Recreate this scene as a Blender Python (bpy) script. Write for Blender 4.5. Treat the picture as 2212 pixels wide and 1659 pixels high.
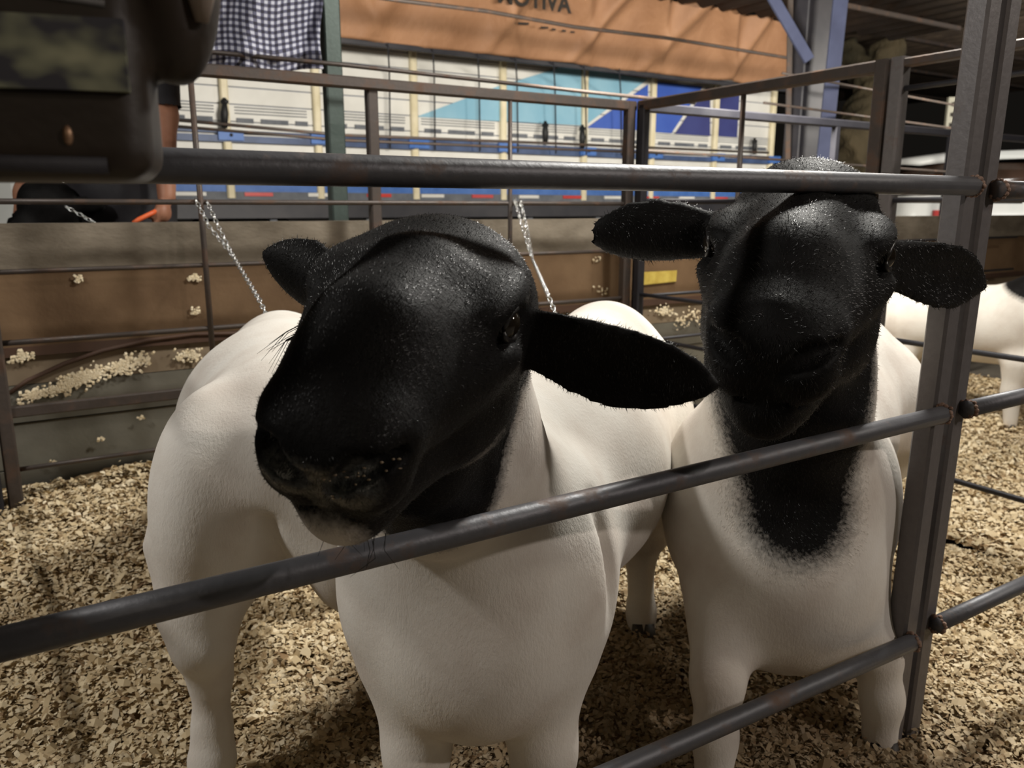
import bpy, math, random
import numpy as np
from mathutils import Vector, Matrix
random.seed(7); rng = np.random.default_rng(7)
for o in list(bpy.data.objects): bpy.data.objects.remove(o)
SC = bpy.context.scene; COL = SC.collection

# ------------------------------------------------------------------ camera, world, light, exposure
F_PX = 1735.; PITCH = math.atan(379.5 / F_PX); HC = 0.85
CP, SP = math.cos(PITCH), math.sin(PITCH)
cam = bpy.data.objects.new('camera', bpy.data.cameras.new('camera')); COL.objects.link(cam)
cam.data.sensor_fit = 'HORIZONTAL'; cam.data.sensor_width = 36.; cam.data.lens = 36. * F_PX / 2212.
cam.location = (0, 0, HC); cam.rotation_euler = (math.pi / 2 - PITCH, 0, 0)
cam.data.clip_start = .02; cam.data.clip_end = 100
cam.data.dof.use_dof = True; cam.data.dof.focus_distance = .85; cam.data.dof.aperture_fstop = 28.2 / 3.0
SC.camera = cam
W = bpy.data.worlds.new('night'); SC.world = W; W.use_nodes = True
bg = W.node_tree.nodes['Background']; bg.inputs[0].default_value = (.9, .8, .68, 1); bg.inputs[1].default_value = .007
SC.view_settings.view_transform = 'Standard'; SC.view_settings.look = 'None'
SC.view_settings.gamma = 1; SC.view_settings.use_curve_mapping = False; SC.view_settings.exposure = 0.0

def light(name, loc, target, power, size, color, size_y=None, spread=180):
    l = bpy.data.lights.new(name, 'AREA'); l.energy = power; l.color = color; l.size = size
    if size_y: l.shape = 'RECTANGLE'; l.size_y = size_y
    l.spread = math.radians(spread)
    o = bpy.data.objects.new(name, l); COL.objects.link(o); o.location = loc
    d = Vector(target) - Vector(loc); o.rotation_euler = d.to_track_quat('-Z', 'Y').to_euler(); return o
light('lamp_over_pen', (1.0, 2.15, 2.3), (.2, 1.4, .3), 70, .30, (1, .97, .90))
light('lamp_aisle', (2.3, -.2, 2.0), (.3, 1.2, .4), 16, .08, (1, .89, .82))
light('lamp_aisle_left', (-2.0, .35, 2.25), (-.6, 1.5, .3), 34, .25, (1, .96, .90))
light('fill_behind_camera', (.2, -1.6, 2.3), (.2, 1.2, .4), 7, 2.0, (1, .84, .62))  # added soft warm fill from behind the camera, no fixture there
light('lamp_truck', (.4, 3.0, 1.66), (1.0, 6.6, 1.6), 140, 1.2, (1, .94, .83), .15)
light('lamp_truck_right', (3.4, 4.6, 1.66), (3.6, 8.4, 1.6), 110, 1.2, (1, .94, .83), .15)
light('lamp_neighbour_pen', (3.3, 1.0, 2.3), (2.4, 1.8, .2), 18, .3, (1, .93, .82))
light('lamp_yard', (6.0, 6.0, 2.2), (6.5, 9, 1.0), 60, .6, (1, .97, .92))

# ------------------------------------------------------------------ geometry of the place
AZ = math.atan2(2877., math.hypot(F_PX, 379.5))
U = np.array([math.sin(AZ), math.cos(AZ), 0.]); V = np.array([-math.cos(AZ), math.sin(AZ), 0.]); Z3 = np.array([0, 0, 1.])
def uv(u, v, z): return U * u + V * v + Z3 * z              # along the fences, across the pen, up
def ray(x, y):
    a = (x - 1106) / F_PX; b = (829.5 - y) / F_PX
    return np.array([a, CP + b * SP, b * CP - SP])
def at(x, y, Y):
    r = ray(x, y); return np.array([0, 0, HC]) + r * (Y / r[1])
def onv(x, y, p):
    r = ray(x, y); return np.array([0, 0, HC]) + r * (p / (r @ V))
def onu(x, y, p):
    r = ray(x, y); return np.array([0, 0, HC]) + r * (p / (r @ U))

# ------------------------------------------------------------------ materials
def srgb(r, g, b):
    f = lambda c: (c / 255 / 12.92) if c / 255 <= .04045 else ((c / 255 + .055) / 1.055) ** 2.4
    return (f(r), f(g), f(b), 1)
class NT:
    def __init__(s, name):
        s.m = bpy.data.materials.new(name); s.m.use_nodes = True; s.t = s.m.node_tree; s.b = s.t.nodes['Principled BSDF']
    def n(s, typ, **kw):
        x = s.t.nodes.new('ShaderNode' + typ)
        for k, v in kw.items(): setattr(x, k, v)
        return x
    def l(s, a, b): s.t.links.new(a, b)
    def coord(s, scale=(1, 1, 1), kind='Object'):
        tc = s.n('TexCoord'); mp = s.n('Mapping'); mp.inputs['Scale'].default_value = scale; s.l(tc.outputs[kind], mp.inputs[0]); return mp.outputs[0]
    def noise(s, vec, scale, detail=4, rough=.55):
        x = s.n('TexNoise'); x.inputs['Scale'].default_value = scale; x.inputs['Detail'].default_value = detail; x.inputs['Roughness'].default_value = rough
        s.l(vec, x.inputs[0]); return x.outputs[0]
    def ramp(s, fac, stops):
        r = s.n('ValToRGB'); e = r.color_ramp.elements
        while len(e) < len(stops): e.new(.5)
        for el, (p, c) in zip(e, stops): el.position = p; el.color = c if len(c) == 4 else (*c, 1)
        s.l(fac, r.inputs[0]); return r.outputs[0]
    def mix(s, fac, a, b, typ='MIX'):
        x = s.n('MixRGB', blend_type=typ)
        for i, v in ((0, fac), (1, a), (2, b)):
            if hasattr(v, 'is_linked') or hasattr(v, 'links'): s.l(v, x.inputs[i])
            else: x.inputs[i].default_value = v
        return x.outputs[0]
    def math(s, op, a, b=0., clamp=False):
        x = s.n('Math', operation=op, use_clamp=clamp)
        for i, v in ((0, a), (1, b)):
            if hasattr(v, 'links'): s.l(v, x.inputs[i])
            else: x.inputs[i].default_value = v
        return x.outputs[0]
    def bump(s, h, strength=.3, dist=.01):
        x = s.n('Bump'); x.inputs['Strength'].default_value = strength; x.inputs['Distance'].default_value = dist
        s.l(h, x.inputs['Height']); s.l(x.outputs[0], s.b.inputs['Normal'])
    def set(s, rough=None, metal=None, spec=None):
        if rough is not None: s.b.inputs['Roughness'].default_value = rough
        if metal is not None: s.b.inputs['Metallic'].default_value = metal
        if spec is not None: s.b.inputs['Specular IOR Level'].default_value = spec
def simple(name, c1, c2=None, scale=20, rough=.6, metal=0., bump=.15, bscale=None, bdist=.002, spec=.5, stretch=(1, 1, 1)):
    t = NT(name); v = t.coord(stretch); n = t.noise(v, scale)
    t.l(t.ramp(n, [(.35, c1), (.65, c2 or c1)]), t.b.inputs['Base Color'])
    t.bump(t.noise(v, bscale or scale * 3), bump, bdist); t.set(rough, metal, spec); return t.m
M = {}
def steel(name, base, rustc, lo=.55, hi=.72, scale=14):
    t = NT(name); v = t.coord(); n = t.noise(v, scale, 6, .65); n2 = t.noise(v, 90, 3)
    c = t.mix(t.math('MULTIPLY', n2, .8), base, tuple(x * 1.5 for x in base[:3]) + (1,))
    c = t.mix(t.ramp(n, [(lo, (0, 0, 0)), (hi, (1, 1, 1))]), c, rustc)
    t.l(c, t.b.inputs['Base Color']); t.l(t.ramp(n, [(lo, (.48,) * 3), (hi, (.85,) * 3)]), t.b.inputs['Roughness'])
    t.b.inputs['Metallic'].default_value = .35; t.bump(n2, .35, .0015); return t.m
M['pipe'] = steel('pipe_steel', (.085, .085, .092, 1), (.17, .11, .08, 1))
M['post'] = steel('post_steel', (.13, .12, .12, 1), (.13, .08, .055, 1), .6, .8)
M['brownsteel'] = steel('brown_steel', (.06, .048, .042, 1), (.12, .065, .04, 1), .5, .75)
M['greenpost'] = steel('green_painted_steel', (.05, .068, .06, 1), (.08, .06, .045, 1), .65, .8)
M['weld'] = simple('rusty_weld', (.16, .09, .06, 1), (.30, .20, .15, 1), 120, .8, .1, .6, 200, .003)
M['bluesteel'] = simple('blue_painted_steel', (.035, .042, .085, 1), (.05, .06, .115, 1), 6, .5, .1)
M['greysteel'] = simple('blue_grey_steel', (.05, .05, .065, 1), (.08, .08, .095, 1), 6, .5, .1)
M['darksteel'] = simple('dark_steel', (.02, .02, .026, 1), (.035, .033, .038, 1), 6, .5, .2)
M['chain'] = simple('galvanised_chain', (.55, .56, .55, 1), (.75, .75, .74, 1), 60, .25, .9, .1)
M['lamp'] = simple('black_rubber', (.008, .008, .009, 1), (.014, .014, .014, 1), 30, .6)

# ------------------------------------------------------------------ mesh helpers
class MB:
    def __init__(s): s.v = []; s.f = []; s.mi = []; s.sm = []
    def add(s, vs, fs, mi=0, smooth=False):
        b = len(s.v); s.v.extend([tuple(map(float, p)) for p in vs]); s.f.extend([tuple(i + b for i in f) for f in fs])
        s.mi.extend([mi] * len(fs)); s.sm.extend([smooth] * len(fs))
    def box(s, c, ax, ay, az, mi=0):                        # centre and three half-extent vectors
        c, ax, ay, az = map(np.array, (c, ax, ay, az)); vs = [c + i * ax + j * ay + k * az for i in (-1, 1) for j in (-1, 1) for k in (-1, 1)]
        fs = [(0, 1, 3, 2), (4, 6, 7, 5), (0, 4, 5, 1), (2, 3, 7, 6), (0, 2, 6, 4), (1, 5, 7, 3)]
        if np.dot(np.cross(ax, ay), az) < 0: fs = [f[::-1] for f in fs]
        s.add(vs, fs, mi)
    def bar(s, a, b, w, h, side=None, bev=.15, mi=0):       # square tube with small rounded corners
        a, b = np.array(a, float), np.array(b, float); d = (b - a) / np.linalg.norm(b - a)
        side = np.array(side if side is not None else (U if abs(d @ U) < .8 else V), float); side = side - d * (side @ d); side /= np.linalg.norm(side)
        up = np.cross(d, side); c = bev * min(w, h)
        pr = [(w / 2 - c, h / 2), (w / 2, h / 2 - c), (w / 2, -h / 2 + c), (w / 2 - c, -h / 2), (-w / 2 + c, -h / 2), (-w / 2, -h / 2 + c), (-w / 2, h / 2 - c), (-w / 2 + c, h / 2)]
        vs = [p + side * x + up * y for p in (a, b) for x, y in pr]; fs = [(i, i + 8, (i + 1) % 8 + 8, (i + 1) % 8) for i in range(8)] + [tuple(range(8)), tuple(range(15, 7, -1))]
        s.add(vs, fs, mi)
    def tube(s, pts, r, n=12, mi=0, cap=True, closed=False):
        pts = [np.array(p, float) for p in pts]; rs = r if hasattr(r, '__len__') else [r] * len(pts); m = len(pts)
        T = [(pts[(i + 1) % m] - pts[i - 1]) if closed else (pts[min(i + 1, m - 1)] - pts[max(i - 1, 0)]) for i in range(m)]
        T = [t / (np.linalg.norm(t) + 1e-12) for t in T]; ref = np.array([0, 0, 1.]) if abs(T[0][2]) < .9 else np.array([1., 0, 0]); vs = []
        sd = np.cross(T[0], ref); sd /= np.linalg.norm(sd)
        for p, t, rr in zip(pts, T, rs):
            sd = sd - t * (sd @ t); sd /= np.linalg.norm(sd); up = np.cross(t, sd)
            for k in range(n):
                a = 2 * math.pi * k / n; vs.append(p + rr * (math.cos(a) * sd + math.sin(a) * up))
        fs = []
        for i in range(m if closed else m - 1):
            j = (i + 1) % m
            for k in range(n): fs.append((i * n + k, i * n + (k + 1) % n, j * n + (k + 1) % n, j * n + k))
        if cap and not closed: fs += [tuple(range(n))[::-1], tuple(range((m - 1) * n, m * n))]
        s.add(vs, fs, mi, True)
    def ball(s, c, r, n=10, mi=0, ax=None):
        c = np.array(c, float); r = np.array(r if hasattr(r, '__len__') else [r] * 3, float); A = np.array(ax if ax is not None else np.eye(3))
        vs = []; fs = []
        for i in range(n + 1):
            th = math.pi * i / n
            for j in range(2 * n):
                ph = math.pi * j / n; q = np.array([math.sin(th) * math.cos(ph), math.sin(th) * math.sin(ph), math.cos(th)]) * r; vs.append(c + q @ A)
        for i in range(n):
            for j in range(2 * n): a = i * 2 * n + j; b = i * 2 * n + (j + 1) % (2 * n); fs.append((a, a + 2 * n, b + 2 * n, b))
        s.add(vs, fs, mi, True)
    def poly(s, pts, nrm, th, mi=0):                        # polygon given thickness along nrm
        nrm = np.array(nrm, float); p0 = [np.array(p, float) for p in pts]; n = len(p0); vs = p0 + [p + nrm * th for p in p0]
        fs = [tuple(range(n))[::-1], tuple(range(n, 2 * n))] + [(i, (i + 1) % n, (i + 1) % n + n, i + n) for i in range(n)]
        s.add(vs, fs, mi)
    def build(s, name, mats, parent=None, origin=None):
        me = bpy.data.meshes.new(name); o = bpy.data.objects.new(name, me); COL.objects.link(o)
        org = np.array(origin) if origin is not None else np.zeros(3)
        if parent is not None and origin is None:
            q = parent
            while q is not None: org = org + np.array(q.location); q = q.parent
        me.from_pydata([tuple(np.array(p) - org) for p in s.v], [], s.f)
        for m in (mats if isinstance(mats, (list, tuple)) else [mats]): me.materials.append(m)
        me.polygons.foreach_set('material_index', s.mi); me.polygons.foreach_set('use_smooth', s.sm); me.update()
        if parent is not None: o.parent = parent
        else: o.location = org
        return o
def tag(o, label=None, cat=None, group=None, kind=None):
    if label: o['label'] = label
    if cat: o['category'] = cat
    if group: o['group'] = group
    if kind: o['kind'] = kind
    return o
def thing(name, loc, label, cat, group=None):
    o = bpy.data.objects.new(name, None); COL.objects.link(o); o.location = tuple(map(float, loc)); o.empty_display_size = .05
    return tag(o, label, cat, group)
def fastmesh(name, verts, faces, mats, parent=None, smooth=True, attrs=None):
    k = faces.shape[1]; me = bpy.data.meshes.new(name); me.vertices.add(len(verts)); me.vertices.foreach_set('co', verts.astype(np.float32).ravel())
    me.loops.add(faces.size); me.loops.foreach_set('vertex_index', faces.astype(np.int32).ravel())
    me.polygons.add(len(faces)); me.polygons.foreach_set('loop_start', np.arange(0, faces.size, k, dtype=np.int32)); me.polygons.foreach_set('loop_total', np.full(len(faces), k, np.int32))
    me.polygons.foreach_set('use_smooth', np.full(len(faces), smooth)); me.update(calc_edges=True)
    for n, a in (attrs or {}).items():
        at_ = me.attributes.new(n, 'FLOAT', 'POINT'); at_.data.foreach_set('value', a.astype(np.float32))
    for m in mats: me.materials.append(m)
    o = bpy.data.objects.new(name, me); COL.objects.link(o)
    if parent is not None: o.parent = parent
    return o

# ------------------------------------------------------------------ implicit modelling: primitives, smooth union, surface nets
def nrm(v): v = np.array(v, float); return v / np.linalg.norm(v)
class Field:
    def __init__(s, xs, ys, zs):
        s.ax = [np.asarray(a, np.float32) for a in (xs, ys, zs)]; s.d = np.full([len(a) for a in s.ax], .08, np.float32)
    def _sub(s, lo, hi):
        sl = [];
        for a, l, h in zip(s.ax, lo, hi): sl.append(slice(max(np.searchsorted(a, l) - 1, 0), min(np.searchsorted(a, h) + 1, len(a))))
        X, Y, Z = np.meshgrid(*[a[q] for a, q in zip(s.ax, sl)], indexing='ij', sparse=True); return tuple(sl), X, Y, Z
    def _apply(s, sl, d, k, mode):
        o = s.d[sl]; d = d.astype(np.float32)
        if mode == 'add': h = np.maximum(k - np.abs(o - d), 0) / k; s.d[sl] = np.minimum(o, d) - h * h * k * .25
        else: d = -d; h = np.maximum(k - np.abs(o - d), 0) / k; s.d[sl] = np.maximum(o, d) + h * h * k * .25
    def cone(s, a, b, ra, rb, k=.03, mode='add'):
        a, b = np.array(a, float), np.array(b, float); m = max(ra, rb) + k + .03; sl, X, Y, Z = s._sub(np.minimum(a, b) - m, np.maximum(a, b) + m)
        ab = b - a; L2 = max(ab @ ab, 1e-9); t = np.clip(((X - a[0]) * ab[0] + (Y - a[1]) * ab[1] + (Z - a[2]) * ab[2]) / L2, 0, 1)
        d = np.sqrt((X - a[0] - t * ab[0]) ** 2 + (Y - a[1] - t * ab[1]) ** 2 + (Z - a[2] - t * ab[2]) ** 2) - (ra + (rb - ra) * t); s._apply(sl, d, k, mode)
    def ell(s, c, r, R=None, k=.03, mode='add'):
        c = np.array(c, float); r = np.array(r, float); R = np.eye(3) if R is None else np.array(R); m = r.max() + k + .03
        sl, X, Y, Z = s._sub(c - m, c + m); X = X - c[0]; Y = Y - c[1]; Z = Z - c[2]
        q = [X * R[i][0] + Y * R[i][1] + Z * R[i][2] for i in range(3)]
        k0 = np.sqrt(sum((q[i] / r[i]) ** 2 for i in range(3))); k1 = np.sqrt(sum((q[i] / r[i] ** 2) ** 2 for i in range(3))) + 1e-6
        s._apply(sl, k0 * (k0 - 1) / k1, k, mode)
    def box(s, c, h, rd, k=.01, mode='add'):
        c = np.array(c, float); h = np.array(h, float); sl, X, Y, Z = s._sub(c - h - k - .02, c + h + k + .02)
        q = [np.abs(X - c[0]) - h[0] + rd, np.abs(Y - c[1]) - h[1] + rd, np.abs(Z - c[2]) - h[2] + rd]
        d = np.sqrt(np.maximum(q[0], 0) ** 2 + np.maximum(q[1], 0) ** 2 + np.maximum(q[2], 0) ** 2) + np.minimum(np.maximum(np.maximum(q[0], q[1]), q[2]), 0) - rd; s._apply(sl, d, k, mode)
    def leaf(s, root, a, w, L, W, th, prof, cup=0., droop=0., curl=0., k=.012, mode='add'):   # an ear
        root = np.array(root, float); a = nrm(a); w = np.array(w, float); w = nrm(w - a * (w @ a)); n = np.cross(a, w); m = .05
        pts = [root + a * L * t + w * W * q for t in (0, 1) for q in (-1, 1)]; sl, X, Y, Z = s._sub(np.min(pts, 0) - m, np.max(pts, 0) + m)
        X = X - root[0]; Y = Y - root[1]; Z = Z - root[2]; l = X * a[0] + Y * a[1] + Z * a[2]; ww = X * w[0] + Y * w[1] + Z * w[2]; t = X * n[0] + Y * n[1] + Z * n[2]
        sc = np.clip(l / L, -.1, 1.1); ww = ww - droop * sc ** 2; hw = W * np.interp(sc, [p[0] for p in prof], [p[1] for p in prof]); hw = np.maximum(hw, 1e-3)
        t = t - cup * (ww / W) ** 2 * W - curl * sc ** 2; thk = th * (1 - .45 * sc) + .0015
        k0 = np.sqrt((ww / hw) ** 2 + (t / thk) ** 2) + 1e-6; k1 = np.sqrt((ww / hw ** 2) ** 2 + (t / thk ** 2) ** 2) + 1e-6
        d = k0 * (k0 - 1) / k1; d = np.maximum(d, np.maximum(-l - .01, l - L * 1.0)); s._apply(sl, d, k, mode)
    def mesh(s):
        D = s.d; ins = D < 0; nx, ny, nz = D.shape; cnt = np.zeros((nx - 1, ny - 1, nz - 1), np.int8)
        for i in (0, 1):
            for j in (0, 1):
                for k in (0, 1): cnt += ins[i:nx - 1 + i, j:ny - 1 + j, k:nz - 1 + k]
        I, J, K = np.nonzero((cnt > 0) & (cnt < 8)); n = len(I); idx = np.full(cnt.shape, -1, np.int32); idx[I, J, K] = np.arange(n)
        cor = {(i, j, k): D[I + i, J + j, K + k] for i in (0, 1) for j in (0, 1) for k in (0, 1)}
        acc = np.zeros((n, 3)); num = np.zeros(n)
        for axn in range(3):
            for p in (0, 1):
                for q in (0, 1):
                    a = [p, q]; a.insert(axn, 0); b = [p, q]; b.insert(axn, 1); da, db = cor[tuple(a)], cor[tuple(b)]; m = (da < 0) != (db < 0)
                    t = np.where(m, da / np.where(m, da - db, 1), 0)
                    for ax_, ii in ((0, I), (1, J), (2, K)):
                        A = s.ax[ax_]
                        val = A[ii] + t * (A[ii + 1] - A[ii]) if ax_ == axn else A[ii + a[ax_]]
                        acc[:, ax_] += np.where(m, val, 0)
                    num += m
        verts = acc / num[:, None]; F = []
        for axn in range(3):
            sl0 = [slice(None)] * 3; sl1 = [slice(None)] * 3; sl0[axn] = slice(0, -1); sl1[axn] = slice(1, None)
            A, B = ins[tuple(sl0)], ins[tuple(sl1)]; e = np.argwhere(A != B); o1, o2 = [(1, 2), (2, 0), (0, 1)][axn]
            ok = (e[:, o1] > 0) & (e[:, o2] > 0) & (e[:, o1] < D.shape[o1] - 1) & (e[:, o2] < D.shape[o2] - 1); e = e[ok]; flip = A[tuple(e.T)]
            def c(d1, d2): q = e.copy(); q[:, o1] -= d1; q[:, o2] -= d2; return idx[tuple(q.T)]
            Q = np.stack([c(1, 1), c(0, 1), c(0, 0), c(1, 0)], 1); Q[~flip] = Q[~flip][:, ::-1]; F.append(Q)
        F = np.concatenate(F); F = F[(F >= 0).all(1)]; return verts, F
def axis(lo, hi, coarse, *fine):                            # fine: (a, b, step)
    out = [lo]
    while out[-1] < hi:
        st = coarse
        for a, b, f in fine:
            if a - coarse < out[-1] < b: st = min(st, f)
        out.append(out[-1] + st)
    return out
def seg_dist(P, a, b, ra, rb):
    a, b = np.array(a, float), np.array(b, float); ab = b - a; t = np.clip(((P - a) @ ab) / (ab @ ab), 0, 1); return np.linalg.norm(P - a - t[:, None] * ab, axis=1) - (ra + (rb - ra) * t)

# fur: coat attribute is the signed distance to the black parts of the coat (negative = black)
def fur(name, fuzz=.010, pink=.5):
    t = NT(name); v = t.coord(); a = t.n('Attribute'); a.attribute_name = 'coat'; n = t.noise(v, 160, 3); n2 = t.noise(v, 9, 4)
    d = t.math('ADD', a.outputs['Fac'], t.math('MULTIPLY', t.math('SUBTRACT', n, .5), fuzz * 1.6))
    f = t.n('MapRange'); f.inputs['From Min'].default_value = -fuzz; f.inputs['From Max'].default_value = fuzz; t.l(d, f.inputs['Value'])
    wc = t.ramp(n2, [(.3, (.62, .56, .50, 1)), (.55, (.73, .69, .63, 1)), (.8, (.78, .755, .71, 1))])
    bc = t.ramp(t.noise(v, 25), [(.3, (.0045, .0042, .004, 1)), (.7, (.010, .0095, .0095, 1))])
    t.l(t.mix(f.outputs[0], bc, wc), t.b.inputs['Base Color'])
    t.l(t.ramp(f.outputs[0], [(0, (.34 if 'strand' in name else .6,) * 3), (1, (.9,) * 3)]), t.b.inputs['Roughness'])
    t.l(t.ramp(f.outputs[0], [(0, (.32 if 'strand' in name else .08,) * 3), (1, (.1,) * 3)]), t.b.inputs['Specular IOR Level'])
    if name == 'sheep_coat':                                 # bare, damp nose leather
        dr = t.n('Attribute'); dr.attribute_name = 'dry'; nn = t.noise(v, 220, 4, .7)
        wm = t.ramp(t.math('ADD', t.math('MULTIPLY', dr.outputs['Fac'], 60.), t.math('MULTIPLY', nn, .9)), [(.25, (1, 1, 1, 1)), (.65, (0, 0, 0, 1))])
        bi = t.b.inputs['Base Color'].links[0].from_socket; ri = t.b.inputs['Roughness'].links[0].from_socket; si = t.b.inputs['Specular IOR Level'].links[0].from_socket
        t.l(t.mix(wm, bi, t.ramp(nn, [(.4, (.012, .012, .012, 1)), (.62, (.05, .055, .052, 1)), (.75, (.11, .10, .08, 1))])), t.b.inputs['Base Color'])
        t.l(t.mix(wm, ri, (.28, .28, .28, 1)), t.b.inputs['Roughness']); t.l(t.mix(wm, si, (.6, .6, .6, 1)), t.b.inputs['Specular IOR Level'])
    t.b.inputs['Sheen Weight'].default_value = .02; t.b.inputs['Sheen Roughness'].default_value = .4
    t.bump(t.noise(t.coord((1, 1, .45)), 260, 3, .7), .35, .0025); return t.m
M['strand'] = fur('coat_strands'); M['fur'] = fur('sheep_coat'); M['fur_soft'] = fur('sheep_coat_soft_edge', .022)
M['eye'] = simple('wet_dark_eye', (.01, .008, .006, 1), (.016, .012, .008, 1), 40, .06, 0, .0)
M['lid'] = simple('eyelid_skin', (.010, .009, .009, 1), (.02, .018, .017, 1), 90, .35)
M['hoof'] = simple('hoof_horn', (.02, .017, .014, 1), (.06, .05, .04, 1), 40, .6)
M['nose'] = simple('wet_nose_leather', (.012, .012, .012, 1), (.035, .036, .036, 1), 90, .3, 0, .6, 400, .002)
M['crumb'] = simple('feed_crumb', (.16, .11, .06, 1), (.34, .27, .18, 1), 200, .5)

def hair(name, verts, faces, coat, sel, flow, count, length, width, parent, lift=.45, mat=None):
    T = faces[sel]; A = verts[T]; ar = np.linalg.norm(np.cross(A[:, 2] - A[:, 0], A[:, 3] - A[:, 1]), axis=1); i = rng.choice(len(T), count, p=ar / ar.sum())
    w = rng.dirichlet((1, 1, 1, 1), count); Q = A[i]; P = (Q * w[:, :, None]).sum(1); N = np.cross(Q[:, 2] - Q[:, 0], Q[:, 3] - Q[:, 1]); N /= np.linalg.norm(N, axis=1)[:, None] + 1e-9
    fl = flow(P); fl = fl - N * (fl * N).sum(1)[:, None]; fl /= np.linalg.norm(fl, axis=1)[:, None] + 1e-6
    D = fl + N * lift + rng.normal(0, .22, P.shape); D /= np.linalg.norm(D, axis=1)[:, None]; L = length * rng.uniform(.5, 1.2, count)[:, None]
    S = np.cross(D, N); S /= np.linalg.norm(S, axis=1)[:, None] + 1e-6; P = P - N * .0008
    mid = P + D * L * .5 + N * L * .05; tip = P + (D - N * .15) * L; wv = S * width * .5
    vs = np.stack([P - wv, P + wv, mid + wv * .7, mid - wv * .7, tip, tip], 1).reshape(-1, 3)
    b = (np.arange(count) * 6)[:, None]; fs = np.concatenate([b + np.array([[0, 1, 2, 3]]), b + np.array([[3, 2, 4, 5]])]); c = np.repeat((coat[T[i]] * w).sum(1), 6)
    o = fastmesh(name, vs, fs, [mat or M['strand']], parent, False, {'coat': c}); o['kind'] = 'stuff'; return o

def sheep_head(f, mid, E, Fd, s, short=1.):
    """mid = point between the eyes, E = towards its image-right eye, Fd = towards the nose. Returns frame."""
    E = nrm(E); Fd = nrm(Fd - E * (np.array(Fd) @ E)); N = np.cross(Fd, E)
    if N[2] < 0: N = -N
    L = lambda e, n, q: np.array(mid) + (E * e + N * n + Fd * q * (short if q > 0 else 1)) * s
    R = np.array([E, N, Fd])
    f.ell(L(0, -.048, -.055), np.array([.078, .058, .085]) * s, R, .03)              # cranium
    f.ell(L(0, -.026, -.02), np.array([.069, .034, .070]) * s, R, .03)               # forehead
    f.cone(L(0, -.020, 0), L(0, -.012, .075), .060 * s, .046 * s, .03)               # bridge, roman
    f.cone(L(0, -.014, .075), L(0, -.034, .150), .043 * s, .035 * s, .03)
    f.cone(L(-.015, -.03, .10), L(-.019, -.044, .166), .033 * s, .025 * s, .02); f.cone(L(.015, -.03, .10), L(.019, -.044, .166), .033 * s, .025 * s, .02)
    for g in (-1, 1):
        f.ell(L(g * .052, -.075, -.005), np.array([.030, .058, .068]) * s, R, .03)   # jowl
        f.cone(L(g * .042, -.110, -.01), L(g * .018, -.092, .135), .034 * s, .024 * s, .03)
        f.ell(L(g * .068, .000, -.010), np.array([.016, .012, .040]) * s, R, .03)   # brow ridge
        f.cone(L(g * .073, -.038, .012), L(g * .044, -.052, .085), .016 * s, .014 * s, .02)  # cheek bone
        f.ell(L(g * .029, -.034, .158), np.array([.016, .012, .022]) * s, R, .02); f.cone(L(g * .032, -.034, .05), L(g * .027, -.040, .135), .034 * s, .026 * s, .03)
        f.ell(L(g * .023, -.064, .158), np.array([.029, .027, .028]) * s, R, .014)   # upper lip lobe
    f.cone(L(0, -.09, .09), L(0, -.103, .147), .034 * s, .032 * s, .02)              # chin
    return L, R, N, E, Fd
def head_cuts(f, L, R, s, mouth=True):
    for g in (-1, 1):
        f.ell(L(g * .090, -.016, .004), np.array([.011, .011, .019]) * s, R, .014, 'cut')   # eye socket
        f.cone(L(g * .066, -.026, .034), L(g * .080, -.016, .016), .004 * s, .006 * s, .008, 'cut')   # tear line
        f.cone(L(g * .009, -.056, .192), L(g * .030, -.040, .186), .0055 * s, .0105 * s, .007, 'cut')   # nostril slit
        f.cone(L(g * .030, -.040, .186), L(g * .048, -.036, .162), .0105 * s, .005 * s, .007, 'cut')
        f.cone(L(g * .002, -.090, .182), L(g * .042, -.084, .156), .0025 * s, .0035 * s, .005, 'cut')    # mouth line
        f.cone(L(g * .040, -.084, .150), L(g * .056, -.080, .100), .004 * s, .003 * s, .006, 'cut')
    f.cone(L(0, -.050, .192), L(0, -.086, .186), .0035 * s, .0035 * s, .006, 'cut')   # philtrum
def eye_parts(parent, L, R, s):
    for g in (-1, 1):
        m = MB(); m.ball((0, 0, 0), np.array([.0125, .0130, .0150]) * s, 14, 0, R); c = L(g * .0735, -.015, .004)
        m.v = [tuple(np.array(p) + c) for p in m.v]; m.build('eye', M['eye'], parent)
        for q in (1, -1):
            t = MB(); pts = []
            for i in range(9):
                a = math.pi * i / 8; pts.append(L(g * (.0815 - .004 * abs(math.cos(a))), -.014 + q * (.0075 + .0050 * math.sin(a)) * math.sin(a) ** .5 if 0 < i < 8 else -.014, .003 + .0165 * math.cos(a)))
            t.tube(pts, [.0012 * s] + [.0032 * s] * 7 + [.0012 * s], 8); t.build('eyelid', M['lid'], parent)
EARP = [(-.1, .45), (0, .50), (.15, .74), (.35, .92), (.55, 1.0), (.72, .88), (.86, .62), (.95, .34), (1.0, .10), (1.1, .02)]
def leg(f, pts, k=.03):
    for (a, ra), (b, rb) in zip(pts[:-1], pts[1:]): f.cone(a, b, ra, rb, k)
def hoof(parent, c, ang=0., s=1.):
    m = MB(); d = np.array([math.sin(ang), math.cos(ang), 0.]); e = np.array([d[1], -d[0], 0.])
    for g in (-1, 1):
        q = np.array(c) + e * g * .011 * s
        m.tube([q + d * .004 + Z3 * .030 * s, q + d * .010 + Z3 * .015 * s, q + d * .014 + Z3 * .002], [.0105 * s, .0125 * s, .0145 * s], 12)
    m.build('hoof', M['hoof'], parent)

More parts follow.
